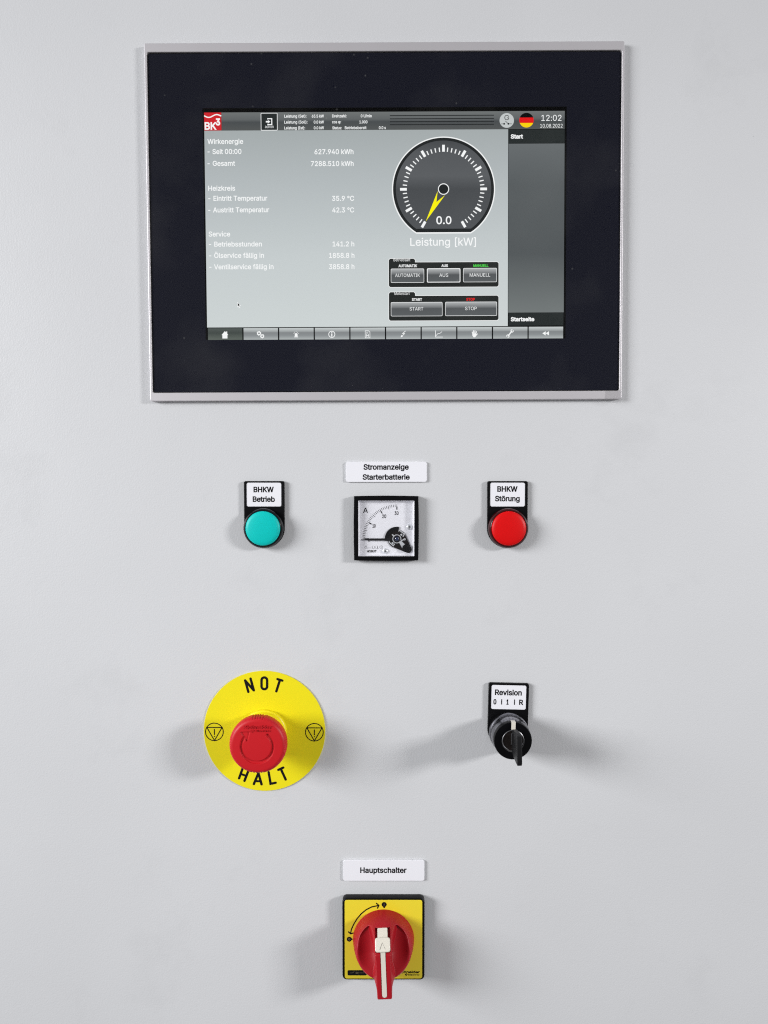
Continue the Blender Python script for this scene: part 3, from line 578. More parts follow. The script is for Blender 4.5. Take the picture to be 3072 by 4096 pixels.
def text(name, s, x0, x1, base, cap, h, material, parent, bold=0.0, raise_=0.0):
    mb = MB().add(*text_geo(s, x0, x1, base, cap, h, bold, raise_))
    return mb.build(name, material, parent)


def thing(name, label, cat, x=0.0, z=0.0, rot=0.0, group=None):
    o = bpy.data.objects.new(name, None)
    o.empty_display_size = 0.01
    COL.objects.link(o)
    o.location = (x / 1000, 0, z / 1000)
    o.rotation_euler = (0, R(-rot), 0)
    o['label'] = label
    o['category'] = cat
    if group:
        o['group'] = group
    return o


# ------------------------------------------------------------------ cabinet front
HX, HZ, HR = 0.08, 186.4, 0.265
wl_geo = curve_geo([[(-1100, -1100), (1100, -1100), (1100, 1100), (-1100, 1100)],
                    [(HX - 145, HZ - 95), (HX - 145, HZ + 95), (HX + 145, HZ + 95), (HX + 145, HZ - 95)]], -1.5, 0)
wall = MB().add(*wl_geo).build('cabinet_wall', wallm)
wall['kind'] = 'structure'

# ------------------------------------------------------------------ touch panel
tp = thing('touch_panel', 'large touch screen with black glass border in an aluminium frame', 'touch panel', HX, HZ, HR)
fr = solid('frame', [rr(-173, 173, -128.2, 128.2, 1.3), rr(-171.3, 171.3, -122.0, 122.0, 1.6)[::-1]], 0.02, 4.5, M_alu, tp, bevel=0.45)
solid('gasket', [rr(-171.4, 171.4, -122.2, 122.2, 1.0), rr(-168, 168, -119, 119, 1)[::-1]], 0.02, 2.4, M_deep, tp)
solid('glass_pane', [rr(-170.75, 170.75, -121.5, 121.5, 1.4)], 3.35, 4.15, G_panel, tp)
WIN = rr(-131.95, 131.95, -83.6, 82.75)
solid('black_border', [rr(-170.6, 170.6, -121.35, 121.35, 1.3), WIN[::-1]], 2.9, 3.3, M_mask, tp)
# dark chassis round the display behind the glass
cb = MB()
cb.add([(-140, -92, 2.85), (140, -92, 2.85), (140, 92, 2.85), (-140, 92, 2.85), (-140, -92, -6), (140, -92, -6), (140, 92, -6), (-140, 92, -6)],
       [(0, 1, 5, 4), (1, 2, 6, 5), (2, 3, 7, 6), (3, 0, 4, 7), (4, 5, 6, 7)])
cb.build('display_housing', M_deep, tp)

SH = -2.3


def lx(p): return -132.0 + p / 1280 * 263.7
def lz(p): return 82.25 - p / 800 * 164.65
K = 0.2059


def lay(n): return SH + 0.03 * n


scr = MB().poly([(lx(-6), lz(812)), (lx(1286), lz(812)), (lx(1286), lz(-3)), (lx(-6), lz(-3))], SH - 0.4)
screen = scr.build('screen', E_black, tp)


def box(name, x0, y0, x1, y1, n, m, r=0.0):
    return MB().poly(rr(lx(x0), lx(x1), lz(y1), lz(y0), r * K), lay(n)).build(name, m, screen)


def st(s, x0, x1, base, cap, m=E_white, bold=0.0, n=6, name='screen_text'):
    return text(name, s, lx(x0), lx(x1), lz(base), cap * K, lay(n), m, screen, bold=bold * K)


box('screen_background', 0, 63, 1079.5, 756.5, 1, E_main)
box('title_bar', 61.5, 0, 1280, 62.5, 1, E_head)
lg = box('logo_tile', 0, 0, 61, 62.5, 2, E_red)
mb = MB()
wx = [0, 10, 20, 32, 40, 48, 61]
wy = [11.0, 16.5, 17.5, 11.5, 7.5, 7.0, 12.5]
wv = [(lx(61 * t), lz(float(np.interp(61 * t, wx, wy)))) for t in [k / 20 for k in range(21)]]
wv = [wv[0]] + [((a[0] + b[0] + c[0]) / 3, (a[1] + b[1] + c[1]) / 3) for a, b, c in zip(wv, wv[1:], wv[2:])] + [wv[-1]]
mb.stroke(wv, 4.0 * K, lay(3), cap=False)
mb.build('logo_wave', E_white, screen)
st('BK', 1.5, 43, 60.5, 27, bold=1.2, name='logo_text')
st('3', 41, 57, 45.5, 25, bold=1.5, name='logo_text')

# user tile
ab = box('user_tile', 201, 2.5, 260.5, 63.5, 2, E_white, 3)
box('user_tile_face', 202.8, 4.3, 258.7, 61.7, 3, E_dark, 2)
mb = MB()
mb.stroke([(lx(226), lz(25)), (lx(226), lz(22.5)), (lx(240), lz(22.5)), (lx(240), lz(43)), (lx(226), lz(43)), (lx(226), lz(40.5))], 3.4 * K, lay(4), cap=False)
mb.stroke([(lx(219), lz(33)), (lx(228), lz(33))], 5.4 * K, lay(5), cap=False)
mb.poly([(lx(226.5), lz(27)), (lx(226.5), lz(39)), (lx(235), lz(33))], lay(6))
mb.build('login_icon', E_white, screen)
st('admin', 216, 246, 55.2, 10.5)

for s, x0, x1, b in (('Leistung (Set):', 284.7, 363.4, 19.3), ('65.5 kW', 382.2, 425.1, 19.6), ('Drehzahl:', 454.4, 505.5, 19.4), ('0 U/min', 556, 595, 19.6),
                     ('Leistung (Soll):', 284.5, 366.7, 40), ('0.0 kW', 389, 424.9, 40.3), ('cos φ:', 454.2, 486, 40), ('1.000', 551, 579.7, 40.6),
                     ('Leistung (Ist):', 284.2, 358, 60.4), ('0.0 kW', 389, 425.1, 60.4), ('Status:', 454.9, 488, 60.8), ('Betriebsbereit', 499.1, 576.1, 60.6), ('0.0 s', 620, 644.8, 60.8)):
    st(s, x0, x1, b, 10.2, bold=0.3)
for y in (14, 25, 35.2, 45.6):
    box('header_line', 659.3, y - 1.4, 1029.2, y + 1.4, 3, E_line)
mb = MB().poly(arc(lx(1074.3), lz(32.6), 25.6 * K, 0, 360, 48)[:-1], lay(3)).build('generator_icon', E_gray, screen)
st('G', 1066, 1082.5, 31, 17, E_line, n=5)
mb = MB()
mb.stroke([(lx(1055), lz(44.5)), (lx(1066), lz(44.5))], 1.7 * K, lay(4))
mb.stroke([(lx(1080), lz(44.5)), (lx(1092), lz(44.5))], 1.7 * K, lay(4))
mb.stroke([(lx(1070), lz(35)), (lx(1080), lz(44.5))], 1.9 * K, lay(5))
mb.poly(arc(lx(1065), lz(44.5), 3.2 * K, 0, 360, 16)[:-1], lay(6))
mb.poly(arc(lx(1080), lz(44.5), 3.2 * K, 0, 360, 16)[:-1], lay(7))
mb.build('switch_symbol', E_line, screen)
# round flag button: black, red, gold
fx, fz, fr_ = lx(1144.3), lz(31.8), 25.6 * K


def seg(a0, a1):
    return arc(fx, fz, fr_, a0, a1, 20) + arc(fx, fz, fr_, 180 - a1, 180 - a0, 20)


MB().poly(seg(21, 90), lay(3)).build('flag_stripe', E_black, screen)
MB().poly(seg(-22, 21), lay(3)).build('flag_stripe', E_flagred, screen)
MB().poly(seg(-90, -22)[:], lay(3)).build('flag_stripe', E_flagyel, screen)
st('12:02', 1197, 1268.5, 34.7, 20.5)
st('10.08.2022', 1193, 1272.6, 58.2, 12.6)

# side column
box('side_column', 1081, 113.5, 1280, 708.5, 1, E_side)
box('side_title', 1081, 64.5, 1280, 112, 1, E_dark)
st('Start', 1088.6, 1132, 96.3, 15.2, bold=0.9)
box('side_footer', 1082.5, 710, 1279, 755, 1, E_dark)
st('Startseite', 1090.2, 1174.6, 739.8, 15, bold=0.9)

# readings
T = [('Wirkenergie', 10.7, 137.7, 110), ('- Seit 00:00', 10.5, 131, 145.2), ('627.940 kWh', 390.6, 529.5, 147.6), ('- Gesamt', 9.7, 108, 186.5), ('7288.510 kWh', 377.8, 529.7, 189),
     ('Heizkreis', 11.2, 107, 273.6), ('- Eintritt Temperatur', 10.5, 221.3, 309), ('35.9 °C', 451.8, 530.6, 311.2), ('- Austritt Temperatur', 9.8, 227.7, 349.8), ('42.3 °C', 452.2, 530.3, 351.9),
     ('Service', 10.4, 87.2, 434.6), ('- Betriebsstunden', 10.6, 200, 470.2), ('141.2 h', 452.6, 530.3, 471.6), ('- Ölservice fällig in', 10.8, 207, 510.3), ('1858.8 h', 439.9, 530.5, 512),
     ('- Ventilservice fällig in', 10.9, 240.9, 550.5), ('3858.8 h', 439.5, 530.2, 551.8)]
for s, x0, x1, b in T:
    st(s, x0, x1, b, 17.6, bold=0.45)
st('Leistung [kW]', 730.2, 965.1, 470.6, 27.8, bold=0.4)

# gauge


def dial_loop(rad, cut):
    a = math.degrees(math.asin(cut / rad))
    return arc(lx(849.5), lz(271.5), rad * K, -a, 180 + a, 72)


MB().poly(dial_loop(184, 156), lay(2)).build('gauge_rim', E_white, screen)
MB().poly(dial_loop(180, 151.5), lay(3)).build('gauge_ring', E_ring, screen)
MB().poly(dial_loop(170, 139), lay(4)).build('gauge_face', E_gauge, screen)
gx, gz = lx(849.5), lz(271.5)
mb = MB()
for k in range(0, 51):
    a = R(240 - k * 300 / 50)
    big = k % 5 == 0
    r0, r1, w = (131, 155, 9.5) if big else (131, 146, 3.9)
    mb.stroke([(gx + r0 * K * math.cos(a), gz + r0 * K * math.sin(a)), (gx + r1 * K * math.cos(a), gz + r1 * K * math.sin(a))], w * K, lay(5), cap=False)
mb.build('gauge_scale', E_white, screen)
tipx, tipz = lx(785.6), lz(385)
d = Vector((tipx - gx, tipz - gz)).normalized()
nn = Vector((-d.y, d.x))
c0 = Vector((gx, gz)) + d * 16 * K
mid = Vector((gx, gz)) + d * 52 * K
MB().poly([tuple(c0 - nn * 15 * K), (tipx, tipz), tuple(mid)], lay(6)).poly([tuple(c0 + nn * 15 * K), (tipx, tipz), tuple(mid)], lay(6.3)).build('gauge_pointer', E_yel, screen)
MB().ring(gx, gz, 17 * K, 20 * K, lay(8), 40).build('gauge_hub_ring', E_white, screen)
MB().poly(arc(gx, gz, 17.2 * K, 0, 360, 40)[:-1], lay(7.5)).build('gauge_hub', E_ring, screen)
st('0.0', 823.5, 877.5, 394.8, 28, bold=0.8)

# mode boxes


def tabbox(y0, yt, y1):
    x0, x1, xt = 651.5, 1048, 749

    def lp(i, r):
        return [(lx(x0 + i + r), lz(y1 - i)), (lx(x1 - i - r), lz(y1 - i)), (lx(x1 - i), lz(y1 - i - r)), (lx(x1 - i), lz(yt + i + r)), (lx(x1 - i - r), lz(yt + i)),
                (lx(xt - i), lz(yt + i)), (lx(xt - i), lz(y0 + i + r)), (lx(xt - i - r), lz(y0 + i)), (lx(x0 + i + r), lz(y0 + i)), (lx(x0 + i), lz(y0 + i + r)), (lx(x0 + i), lz(y1 - i - r))]
    MB().add(*curve_geo([lp(0, 6)], lay(2), lay(2))).build('group_outline', E_white, screen)
    MB().add(*curve_geo([lp(1.7, 5)], lay(3), lay(3))).build('group_box', E_box, screen)


def sbtn(x0, y0, x1, y1, s, t0, t1, base, w=1.4):
    box('button_outline', x0, y0, x1, y1, 4, E_white, 4)
    box('button_face', x0 + w, y0 + w, x1 - w, y1 - w, 5, E_btn, 3)
    st(s, t0, t1, base, 11.8, n=6)


tabbox(514, 527, 618)
tabbox(632.5, 646, 737.2)
st('Betriebsart', 670.4, 730.1, 525, 10)
st('Motorstart', 673, 727.5, 643.8, 10)
st('AUTOMATIK', 688, 754.3, 546, 9.6, bold=0.45)
st('AUS', 841.5, 864.9, 546, 9.6, bold=0.45)
st('MANUELL', 955.6, 1009.6, 546.2, 9.6, E_green, bold=0.45)
st('START', 735.5, 771.8, 665.5, 9.6, bold=0.45)
st('STOP', 930.6, 961.2, 665.6, 9.6, E_stop, bold=0.45)
sbtn(660.5, 551, 779.5, 600.8, 'AUTOMATIK', 675.9, 764.5, 580.5)
sbtn(789.7, 550.4, 909.4, 600.6, 'AUS', 833.9, 865.8, 580.7, 2.6)
sbtn(919.3, 550, 1039.8, 600, 'MANUELL', 942.8, 1016.3, 580.6)
sbtn(660.1, 669.8, 845, 719.9, 'START', 727.4, 776.2, 699.4)
sbtn(855.2, 669.5, 1040.3, 719.6, 'STOP', 926.2, 967.9, 699.1)

# bottom row
for k in range(10):
    box('menu_button', k * 128 + 2.8, 759.5, k * 128 + 126.2, 801, 2, E_navsel if k == 0 else E_nav)


def icx(k, dx, dy): return (lx(k * 128 + 63.5 + dx), lz(783 + dy))


def P_(k, pts): return [icx(k, *p) for p in pts]


def gear(k, dx, dy, r, n, ph=0):
    out = []
    for i in range(n):
        for f, q in ((0.0, r * .78), (0.18, r), (0.5, r), (0.68, r * .78)):
            a = 2 * math.pi * (i + f) / n + ph
            out.append(icx(k, dx + q * math.cos(a), dy + q * math.sin(a)))
    hole = [icx(k, dx + r * .38 * math.cos(-a * math.pi / 8), dy + r * .38 * math.sin(-a * math.pi / 8)) for a in range(16)]
    return curve_geo([out, hole], lay(4), lay(4))


MB().poly(P_(0, [(-9, 13), (-9, 1), (-12, 1), (0, -13), (5, -8), (5, -12), (8.5, -12), (8.5, -4), (12, 1), (9, 1), (9, 13)]), lay(4)).build('home_icon', E_white, screen)
mb = MB()
mb.add(*gear(1, -5.5, -4.8, 8.4, 8))
mb.add(*gear(1, 6, 5.5, 8.0, 8, .4))
mb.build('gears_icon', E_white, screen)
mb = MB()
mb.poly(P_(2, [(-5, 7), (-5, -1), (-3, -4.5), (3, -4.5), (5, -1), (5, 7)]), lay(4)).poly(P_(2, [(-7, 10), (-7, 7.4), (7, 7.4), (7, 10)]), lay(4))
for a in (-160, -130, -90, -50, -20):
    mb.stroke([icx(2, 7 * math.cos(R(a)), -1 + 7.5 * math.sin(R(a))), icx(2, 10 * math.cos(R(a)), -1 + 10.5 * math.sin(R(a)))], 1.2 * K, lay(4))
mb.build('alarm_icon', E_white, screen)
mb = MB()
cx_, cz_ = icx(3, 0, 0)
mb.ring(cx_, cz_, 9.8 * K, 12.3 * K, lay(4), 32)
mb.stroke(P_(3, [(0, -3), (0, 8)]), 4 * K, lay(4), cap=False).stroke(P_(3, [(0, -8), (0, -5)]), 4 * K, lay(4), cap=False)
mb.build('info_icon', E_white, screen)
mb = MB()
mb.stroke(P_(4, [(-8, -12), (4, -12), (9, -7), (9, 13), (-8, 13)]), 1.8 * K, lay(4), closed=True)
for yy in (-7, -3.5):
    mb.stroke(P_(4, [(-5, yy), (3, yy)]), 1.4 * K, lay(4.3), cap=False)
mb.stroke(P_(4, [(-3, 0), (-3, 9)]), 2 * K, lay(4.3), cap=False).stroke(P_(4, [(3.5, 0), (3.5, 9)]), 2 * K, lay(4.3), cap=False).stroke(P_(4, [(-3, 4.5), (3.5, 4.5)]), 2 * K, lay(4.6), cap=False)
mb.build('document_icon', E_white, screen)
mb = MB()
mb.stroke(P_(5, [(9, -11), (-2, -1.5), (5.5, -1.5), (-6.5, 10)]), 2.2 * K, lay(4), cap=False)
mb.poly(P_(5, [(-9, 12), (-6, 3), (-1, 9.5)]), lay(4.5))
mb.build('lightning_icon', E_white, screen)
mb = MB()
mb.stroke(P_(6, [(-11.5, -12), (-11.5, 11.5), (14.5, 11.5)]), 2 * K, lay(4), cap=False)
mb.stroke(P_(6, [(-11, 8), (-3, -1), (4, -1.5), (12, -8)]), 1.7 * K, lay(4.4), cap=False)
mb.build('chart_icon', E_white, screen)
mb = MB()
mb.poly(P_(7, [(-6.5, 1), (7, 0), (7, 7), (3, 13), (-3, 13), (-8, 5)]), lay(4))
for i, (a, b) in enumerate((((-5, 2), (-8, -6)), ((-2, 1), (-3, -10.5)), ((1.8, 1), (2.2, -10.5)), ((5, 1), (7.5, -7)), ((6, 6), (10.5, 1)))):
    mb.stroke(P_(7, [a, b]), 3.2 * K, lay(4.2 + .1 * i))
mb.build('hand_icon', E_white, screen)
mb = MB()
mb.stroke(P_(8, [(-5.5, 7), (5.5, -7)]), 4.2 * K, lay(4))
for sgn in (1, -1):
    c_ = icx(8, 7.5 * sgn, -9 * sgn)
    a_ = 52 if sgn > 0 else 232
    mb.stroke(arc(c_[0], c_[1], 4.3 * K, a_ + 38, a_ + 322, 14), 2.8 * K, lay(4.3))
mb.build('wrench_icon', E_white, screen)
mb = MB()
mb.poly(P_(9, [(-12, 0), (0, -7.5), (0, 7.5)]), lay(4)).poly(P_(9, [(0, 0), (12, -7.5), (12, 7.5)]), lay(4.2))
mb.build('rewind_icon', E_white, screen)

# mouse pointer
def cur(pts): return [(lx(110.5 + x), lz(668 + y)) for x, y in pts]
MB().add(*curve_geo([cur([(-.8, -2), (-.8, 17.5), (3.2, 14), (6, 20), (9.4, 18.5), (6.8, 12.5), (12, 12)])], lay(4), lay(4))).build('mouse_pointer', E_white, screen)
MB().add(*curve_geo([cur([(.8, 1.5), (.8, 14), (3.8, 11.3), (6.8, 17.6), (7.4, 17.2), (4.8, 10.7), (8.6, 10.5)])], lay(5), lay(5))).build('mouse_pointer_fill', E_black, screen)

# bit of clear film left on the lower right corner of the frame
solid('protective_film', [[(160.6, -128.6), (160.9, -122), (164.5, -121.6), (172.4, -121.8), (172.5, -130.2), (169, -131.4), (164.5, -131), (161.2, -130.0)]], 4.56, 4.62, G_film, tp)

# ------------------------------------------------------------------ legend holders (shared by lamps and key switch)


def legend_holder(root, hw=14.95, top=34.8, ins=(-12.95, 12.8, 15.95, 33.65), base=2.7):
    ax0, ax1, az0, az1 = ins
    out = [(-hw, 0), (-hw, top - 1)] + [(-hw + 1, top), (hw - 1, top)] + [(hw, top - 1), (hw, 0)]
    out = out + arc(0, 0, hw, 0, -180, 40)[1:-1]
    out = out[::-1]
    solid('legend_holder', [out], 0.03, 1.5, M_black, root)
    rim = out
    hole = rr(ax0 - 0.25, ax1 + 0.25, az0 - 0.2, az1 + 0.2, 0.9)
    solid('holder_rim', [rim, hole[::-1]], 1.5, base, M_black, root, bevel=0.35)
    c = 0.9
    lab = solid('label_insert', [[(ax0 + c, az0), (ax1 - c, az0), (ax1, az0 + c), (ax1, az1 - c), (ax1 - c, az1), (ax0 + c, az1), (ax0, az1 - c), (ax0, az0 + c)]], 1.55, 2.3, M_white, root, bevel=0.1)
    return lab


def pilot_lamp(name, label, cx, cz, dx, colour, bez, l1, l2, ox):
    t = thing(name, label, 'indicator lamp', cx, cz, 0, 'round indicator lamps')
    lab = legend_holder(t, ins=(-12.95 + ox, 12.75 + ox, 15.95, 33.6))
    text('lettering', l1[0], l1[1], l1[2], l1[3], 4.18, 2.33, M_ink, lab, bold=0.21)
    text('lettering', l2[0], l2[1], l2[2], l2[3], 4.15, 2.33, M_ink, lab, bold=0.21)
    MB().lathe([(14.75, 2.72), (14.8, 4.2), (14.75, 5.2), (14.4, 6.6), (13.7, 7.5), (13.2, 7.9), (12.9, 7.8), (12.75, 7.2)], dx, 0).build('bezel', bez, t, smooth=50)
    MB().lathe([(12.75, 6.5), (12.72, 7.9), (12.5, 8.6), (11.9, 9.15), (10, 9.6), (7, 10.0), (3.5, 10.2), (0, 10.25)], dx, 0).build('lens', colour, t, smooth=60)
    return t


pilot_lamp('indicator_lamp', 'teal green indicator lamp on a black holder labelled BHKW Betrieb', -89.5, -35.95, -0.25, M_teal, M_tealbezel,
           ('BHKW', -7.85, 7.1, 26.45), ('Betrieb', -8.5, 7.9, 19.35), 0)
pilot_lamp('indicator_lamp', 'red indicator lamp on a black holder labelled BHKW Störung', 90.8, -35.95, 0.25, M_redlens, M_redbezel,
           ('BHKW', -7.7, 7.3, 26.85), ('Störung', -9.3, 9.0, 19.75), 0.1)

# ------------------------------------------------------------------ engraved plates
p1 = thing('label_plate', 'white engraved plate reading Stromanzeige Starterbatterie above the ammeter', 'label plate', 1.0, 5.65, 0.1, 'white engraved label plates')
solid('plate', [rr(-30.0, 30.0, -7.5, 7.5, 1.6)], 0.03, 1.5, M_white, p1, bevel=0.2)
text('lettering', 'Stromanzeige', -16.95, 16.6, 1.55, 4.2, 1.53, M_ink, p1, bold=0.21)
text('lettering', 'Starterbatterie', -17.6, 17.3, -5.85, 4.15, 1.53, M_ink, p1, bold=0.21)
p2 = thing('label_plate', 'white engraved plate reading Hauptschalter above the red main switch', 'label plate', -0.9, -295.9, 0, 'white engraved label plates')
solid('plate', [rr(-30.8, 30.8, -8.0, 8.0, 1.7)], 0.03, 1.5, M_white, p2, bevel=0.2)
text('lettering', 'Hauptschalter', -17.9, 17.2, -1.85, 4.4, 1.53, M_ink, p2, bold=0.21)

# ------------------------------------------------------------------ ammeter
am = thing('ammeter', 'square black framed ammeter with white dial, its needle at zero', 'ammeter', 0.9, -36.05, 0)


def bulge(hw, hh, b):
    P = []
    for (ax, az), (bx, bz), nx, nz in (((-hw, -hh), (hw, -hh), 0, -1), ((hw, -hh), (hw, hh), 1, 0), ((hw, hh), (-hw, hh), 0, 1), ((-hw, hh), (-hw, -hh), -1, 0)):
        for k in range(10):
            t_ = k / 10
            q = b * 4 * t_ * (1 - t_)
            P.append((ax + (bx - ax) * t_ + nx * q, az + (bz - az) * t_ + nz * q))
    return P


solid('meter_frame', [bulge(23.7, 23.75, 0.35), rr(-20.65, 20.75, -20.65, 20.55, 0.3)[::-1]], 0.05, 5.2, M_black, am, bevel=0.3)
MB().poly(rr(-20.9, 21, -20.9, 20.8), 0.4).build('dial_base', M_black, am)
sl = MB()
a_ = rr(-20.6, 20.7, -20.6, 20.5)
b_ = rr(-19.5, 19.5, -20.1, 19.4)
for k in range(4):
    j = (k + 1) % 4
    sl.add([(*a_[k], 4.9), (*a_[j], 4.9), (*b_[j], 1.05), (*b_[k], 1.05)], [(0, 1, 2, 3)])
sl.build('dial_surround', M_white, am)
dial = MB().poly(rr(-19.5, 19.5, -20.1, 19.4), 1.0).build('dial_plate', M_dial, am)


def mz(x, y): return ((x - 807) * 0.04476 - 0.05, -(y - 1220) * 0.04491 - 0.37)


pv = mz(985, 1390)
mb = MB()
for k in range(31):
    a = R(180 - 3 * k)
    ln = 2.9 if k % 5 == 0 else 1.95
    w = 0.32
    f = lambda r: (pv[0] + r * math.cos(a), pv[1] + r * math.sin(a))
    mb.stroke([f(25.6), f(25.6 - ln)], w, 1.05, cap=False)
    if k % 10 == 0:
        mb.stroke([f(23.7), f(22.0)], 0.75, 1.08)
mb.build('scale_marks', M_ink, dial)
for s, x0, x1, b, cap in (('A', 424, 505, 960, 3.8), ('10', 580, 632, 1207, 2.75), ('20', 740, 808, 1048, 2.8), ('30', 946, 1013, 996, 2.75), ('0', 508, 534, 1438, 1.6)):
    q0, q1 = mz(x0, b), mz(x1, b)
    text('dial_numeral', s, q0[0], q1[0], q0[1], cap, 1.05, M_ink, dial, bold=0.09)
q0, q1 = mz(488, 1618), mz(648, 1618)
text('dial_lettering', 'HOBUT', q0[0], q1[0], q0[1], 1.8, 1.05, M_ink, dial, bold=0.1)
q0, q1 = mz(567, 1552), mz(630, 1552)
text('dial_lettering', '1,5', q0[0], q1[0], q0[1], 1.6, 1.05, M_ink, dial)
mb = MB()
mb.stroke([mz(457, 1555), mz(457, 1522), mz(464, 1510), mz(480, 1510), mz(488, 1522), mz(488, 1555)], 0.24, 1.05)
mb.stroke([mz(508, 1543), mz(546, 1543)], 0.24, 1.05)
mb.stroke([mz(662, 1510), mz(662, 1551)], 0.24, 1.05).stroke([mz(643, 1551), mz(680, 1551)], 0.16, 1.07)
mb.stroke([mz(724 + 29 * math.sin(R(72 * k)), 1531 - 29 * math.cos(R(72 * k))) for k in range(5)], 0.14, 1.05, closed=True)
mb.build('dial_symbols', M_ink, dial)
q0, q1 = mz(718, 1541), mz(731, 1541)
text('dial_lettering', '2', q0[0], q1[0], q0[1], 0.95, 1.05, M_ink, dial)
# movement window
hl = arc(pv[0], pv[1], 9.0, 182, 79, 24) + arc(pv[0], pv[1], 5.9, 79, 182, 20)
solid('movement_arc', [hl], 1.0, 1.9, M_black, am, bevel=0.15)
mb = MB()
t2 = mz(1172, 1568)
dd = Vector((t2[0] - pv[0], t2[1] - pv[1]))
aa = math.degrees(math.atan2(dd.y, dd.x))
off = math.degrees(math.acos((6.9 - 2.6) / dd.length))
tear = arc(pv[0], pv[1], 6.9, aa + off, aa + 360 - off, 40) + arc(t2[0], t2[1], 2.6, aa - off, aa + off, 14)
solid('movement_housing', [tear], 1.0, 1.7, M_brown, am, bevel=0.15)
mb = MB().ring(pv[0], pv[1], 2.75, 3.3, 2.5, 40)
mb.stroke([mz(940, 1345), mz(912, 1322)], 0.9, 2.45)
mb.poly([mz(1015, 1440), mz(1060, 1425), mz(1140, 1500), mz(1080, 1560), mz(1050, 1500)], 2.47)
mb.stroke([mz(1050, 1420), mz(1105, 1400)], 0.8, 2.5)
mb.ring(*mz(1113, 1396), .35, .8, 2.52, 16)
mb.build('spring_bracket', M_steel, am)
mb = MB()
mb.stroke([mz(1010, 1262), mz(1032, 1252), mz(1110, 1310), mz(1085, 1355)], 0.7, 1.78, cap=False)
mb.stroke([mz(850, 1408), mz(862, 1450), mz(925, 1505), mz(950, 1470)], 0.7, 1.78, cap=False)
mb.build('metal_clips', M_steel, am)
MB().lathe([(0.75, 1.7), (0.75, 2.1), (0, 2.3)], *mz(1060, 1322), n=20).build('rivet', M_steel, am, smooth=50)
MB().lathe([(0.75, 1.7), (0.75, 2.1), (0, 2.3)], *mz(915, 1462), n=20).build('rivet', M_steel, am, smooth=50)
MB().lathe([(2.75, 1.7), (2.7, 2.4), (2.3, 2.7), (1.8, 2.5), (0, 2.2)], pv[0], pv[1], n=40).build('pivot_cup', M_brown, am, smooth=50)
MB().lathe([(1.8, 2.4), (1.4, 3.0), (0.8, 3.3), (0, 3.4)], pv[0], pv[1], n=32).build('pivot_jewel', M_jewel, am, smooth=60)
nd = MB()
nd.stroke([mz(392, 1402), mz(470, 1402)], 0.42, 2.6, cap=False)
nd.poly([mz(470, 1412), mz(470, 1392), mz(515, 1375), mz(535, 1383), mz(790, 1383), mz(790, 1414), mz(535, 1414), mz(500, 1414)], 2.62)
nd.stroke([mz(535, 1398), mz(790, 1398)], 1.6, 2.64, cap=False)
nd.poly([mz(785, 1376), mz(840, 1370), mz(930, 1375), mz(930, 1410), mz(840, 1425), mz(785, 1420)], 2.4)
nd.build('needle', M_ink, am)
kx, kz = mz(1140, 1545)
MB().lathe([(2.95, 1.7), (2.95, 3.3), (2.7, 3.6), (0, 3.65)], kx, kz, n=40).build('zero_adjuster', M_black, am, smooth=40)
MB().stroke([(kx - 1.9, kz + 1.9), (kx + 1.8, kz - 1.7)], 0.35, 3.68, cap=False).build('adjuster_slot', M_deep, am)
for sx_, sz_ in (mz(1190, 1193), mz(790, 1593)):
    sc_ = MB().lathe([(2.05, 1.0), (2.0, 1.6), (1.6, 2.1), (0.9, 2.3), (0, 2.35)], sx_, sz_, n=32).build('screw', M_steel, am, smooth=60)
    MB().stroke([(sx_ - .8, sz_), (sx_ + .8, sz_)], 0.4, 2.38, cap=False).stroke([(sx_, sz_ - .8), (sx_, sz_ + .8)], 0.4, 2.39, cap=False).build('screw_recess', M_deep, sc_)
solid('cover_pane', [rr(-20.6, 20.7, -20.6, 20.5)], 4.2, 4.6, G_meter, am)

# ------------------------------------------------------------------ emergency stop
es = thing('emergency_stop_button', 'red mushroom emergency stop button on a round yellow NOT HALT disc', 'emergency stop button', -90.6, -189.05, 0)
disc = MB().lathe([(45.6, 0.03), (45.65, 0.9), (45.55, 1.0), (0, 1.0)], 0, 0, n=160).build('backing_disc', M_yellow, es, smooth=30)


def ez(x, y): return ((x - 851.5) * 0.07026, -(y - 812) * 0.0712)


def rrect_pts(c, w, h_, ang, n=6):
    P = rr(-w / 2, w / 2, -h_ / 2, h_ / 2, w / 2 - 0.01, n)
    ca, sa = math.cos(R(ang)), math.sin(R(ang))
    return [(c[0] + x * ca - z * sa, c[1] + x * sa + z * ca) for x, z in P]


W_ = 1.85
mb = MB()
mb.stroke([ez(648, 271), ez(682, 393)], W_, 1.03).stroke([ez(648, 271), ez(740, 377)], W_, 1.05).stroke([ez(706, 252), ez(740, 377)], W_, 1.07)
mb.stroke(rrect_pts(ez(853, 302), 4.2, 8.9, 0), W_, 1.03, closed=True)
mb.stroke([ez(993, 257), ez(1046, 273)], W_, 1.03).stroke([ez(1020, 265), ez(981, 387)], W_, 1.05)
mb.build('lettering', M_ink, disc)
mb = MB()
mb.stroke([ez(616, 1206), ez(575, 1318)], W_, 1.03).stroke([ez(676, 1235), ez(633, 1345)], W_, 1.05).stroke([ez(593, 1270), ez(655, 1293)], W_ * .9, 1.07)
mb.stroke([ez(783, 1262), ez(733, 1380)], W_, 1.03).stroke([ez(783, 1262), ez(816, 1383)], W_, 1.05).stroke([ez(753, 1348), ez(806, 1350)], W_ * .9, 1.07)
mb.stroke([ez(893, 1253), ez(913, 1377), ez(967, 1366)], W_, 1.03)
mb.stroke([ez(997, 1227), ez(1050, 1203)], W_, 1.03).stroke([ez(1023, 1216), ez(1075, 1331)], W_, 1.05)
mb.build('lettering', M_ink, disc)
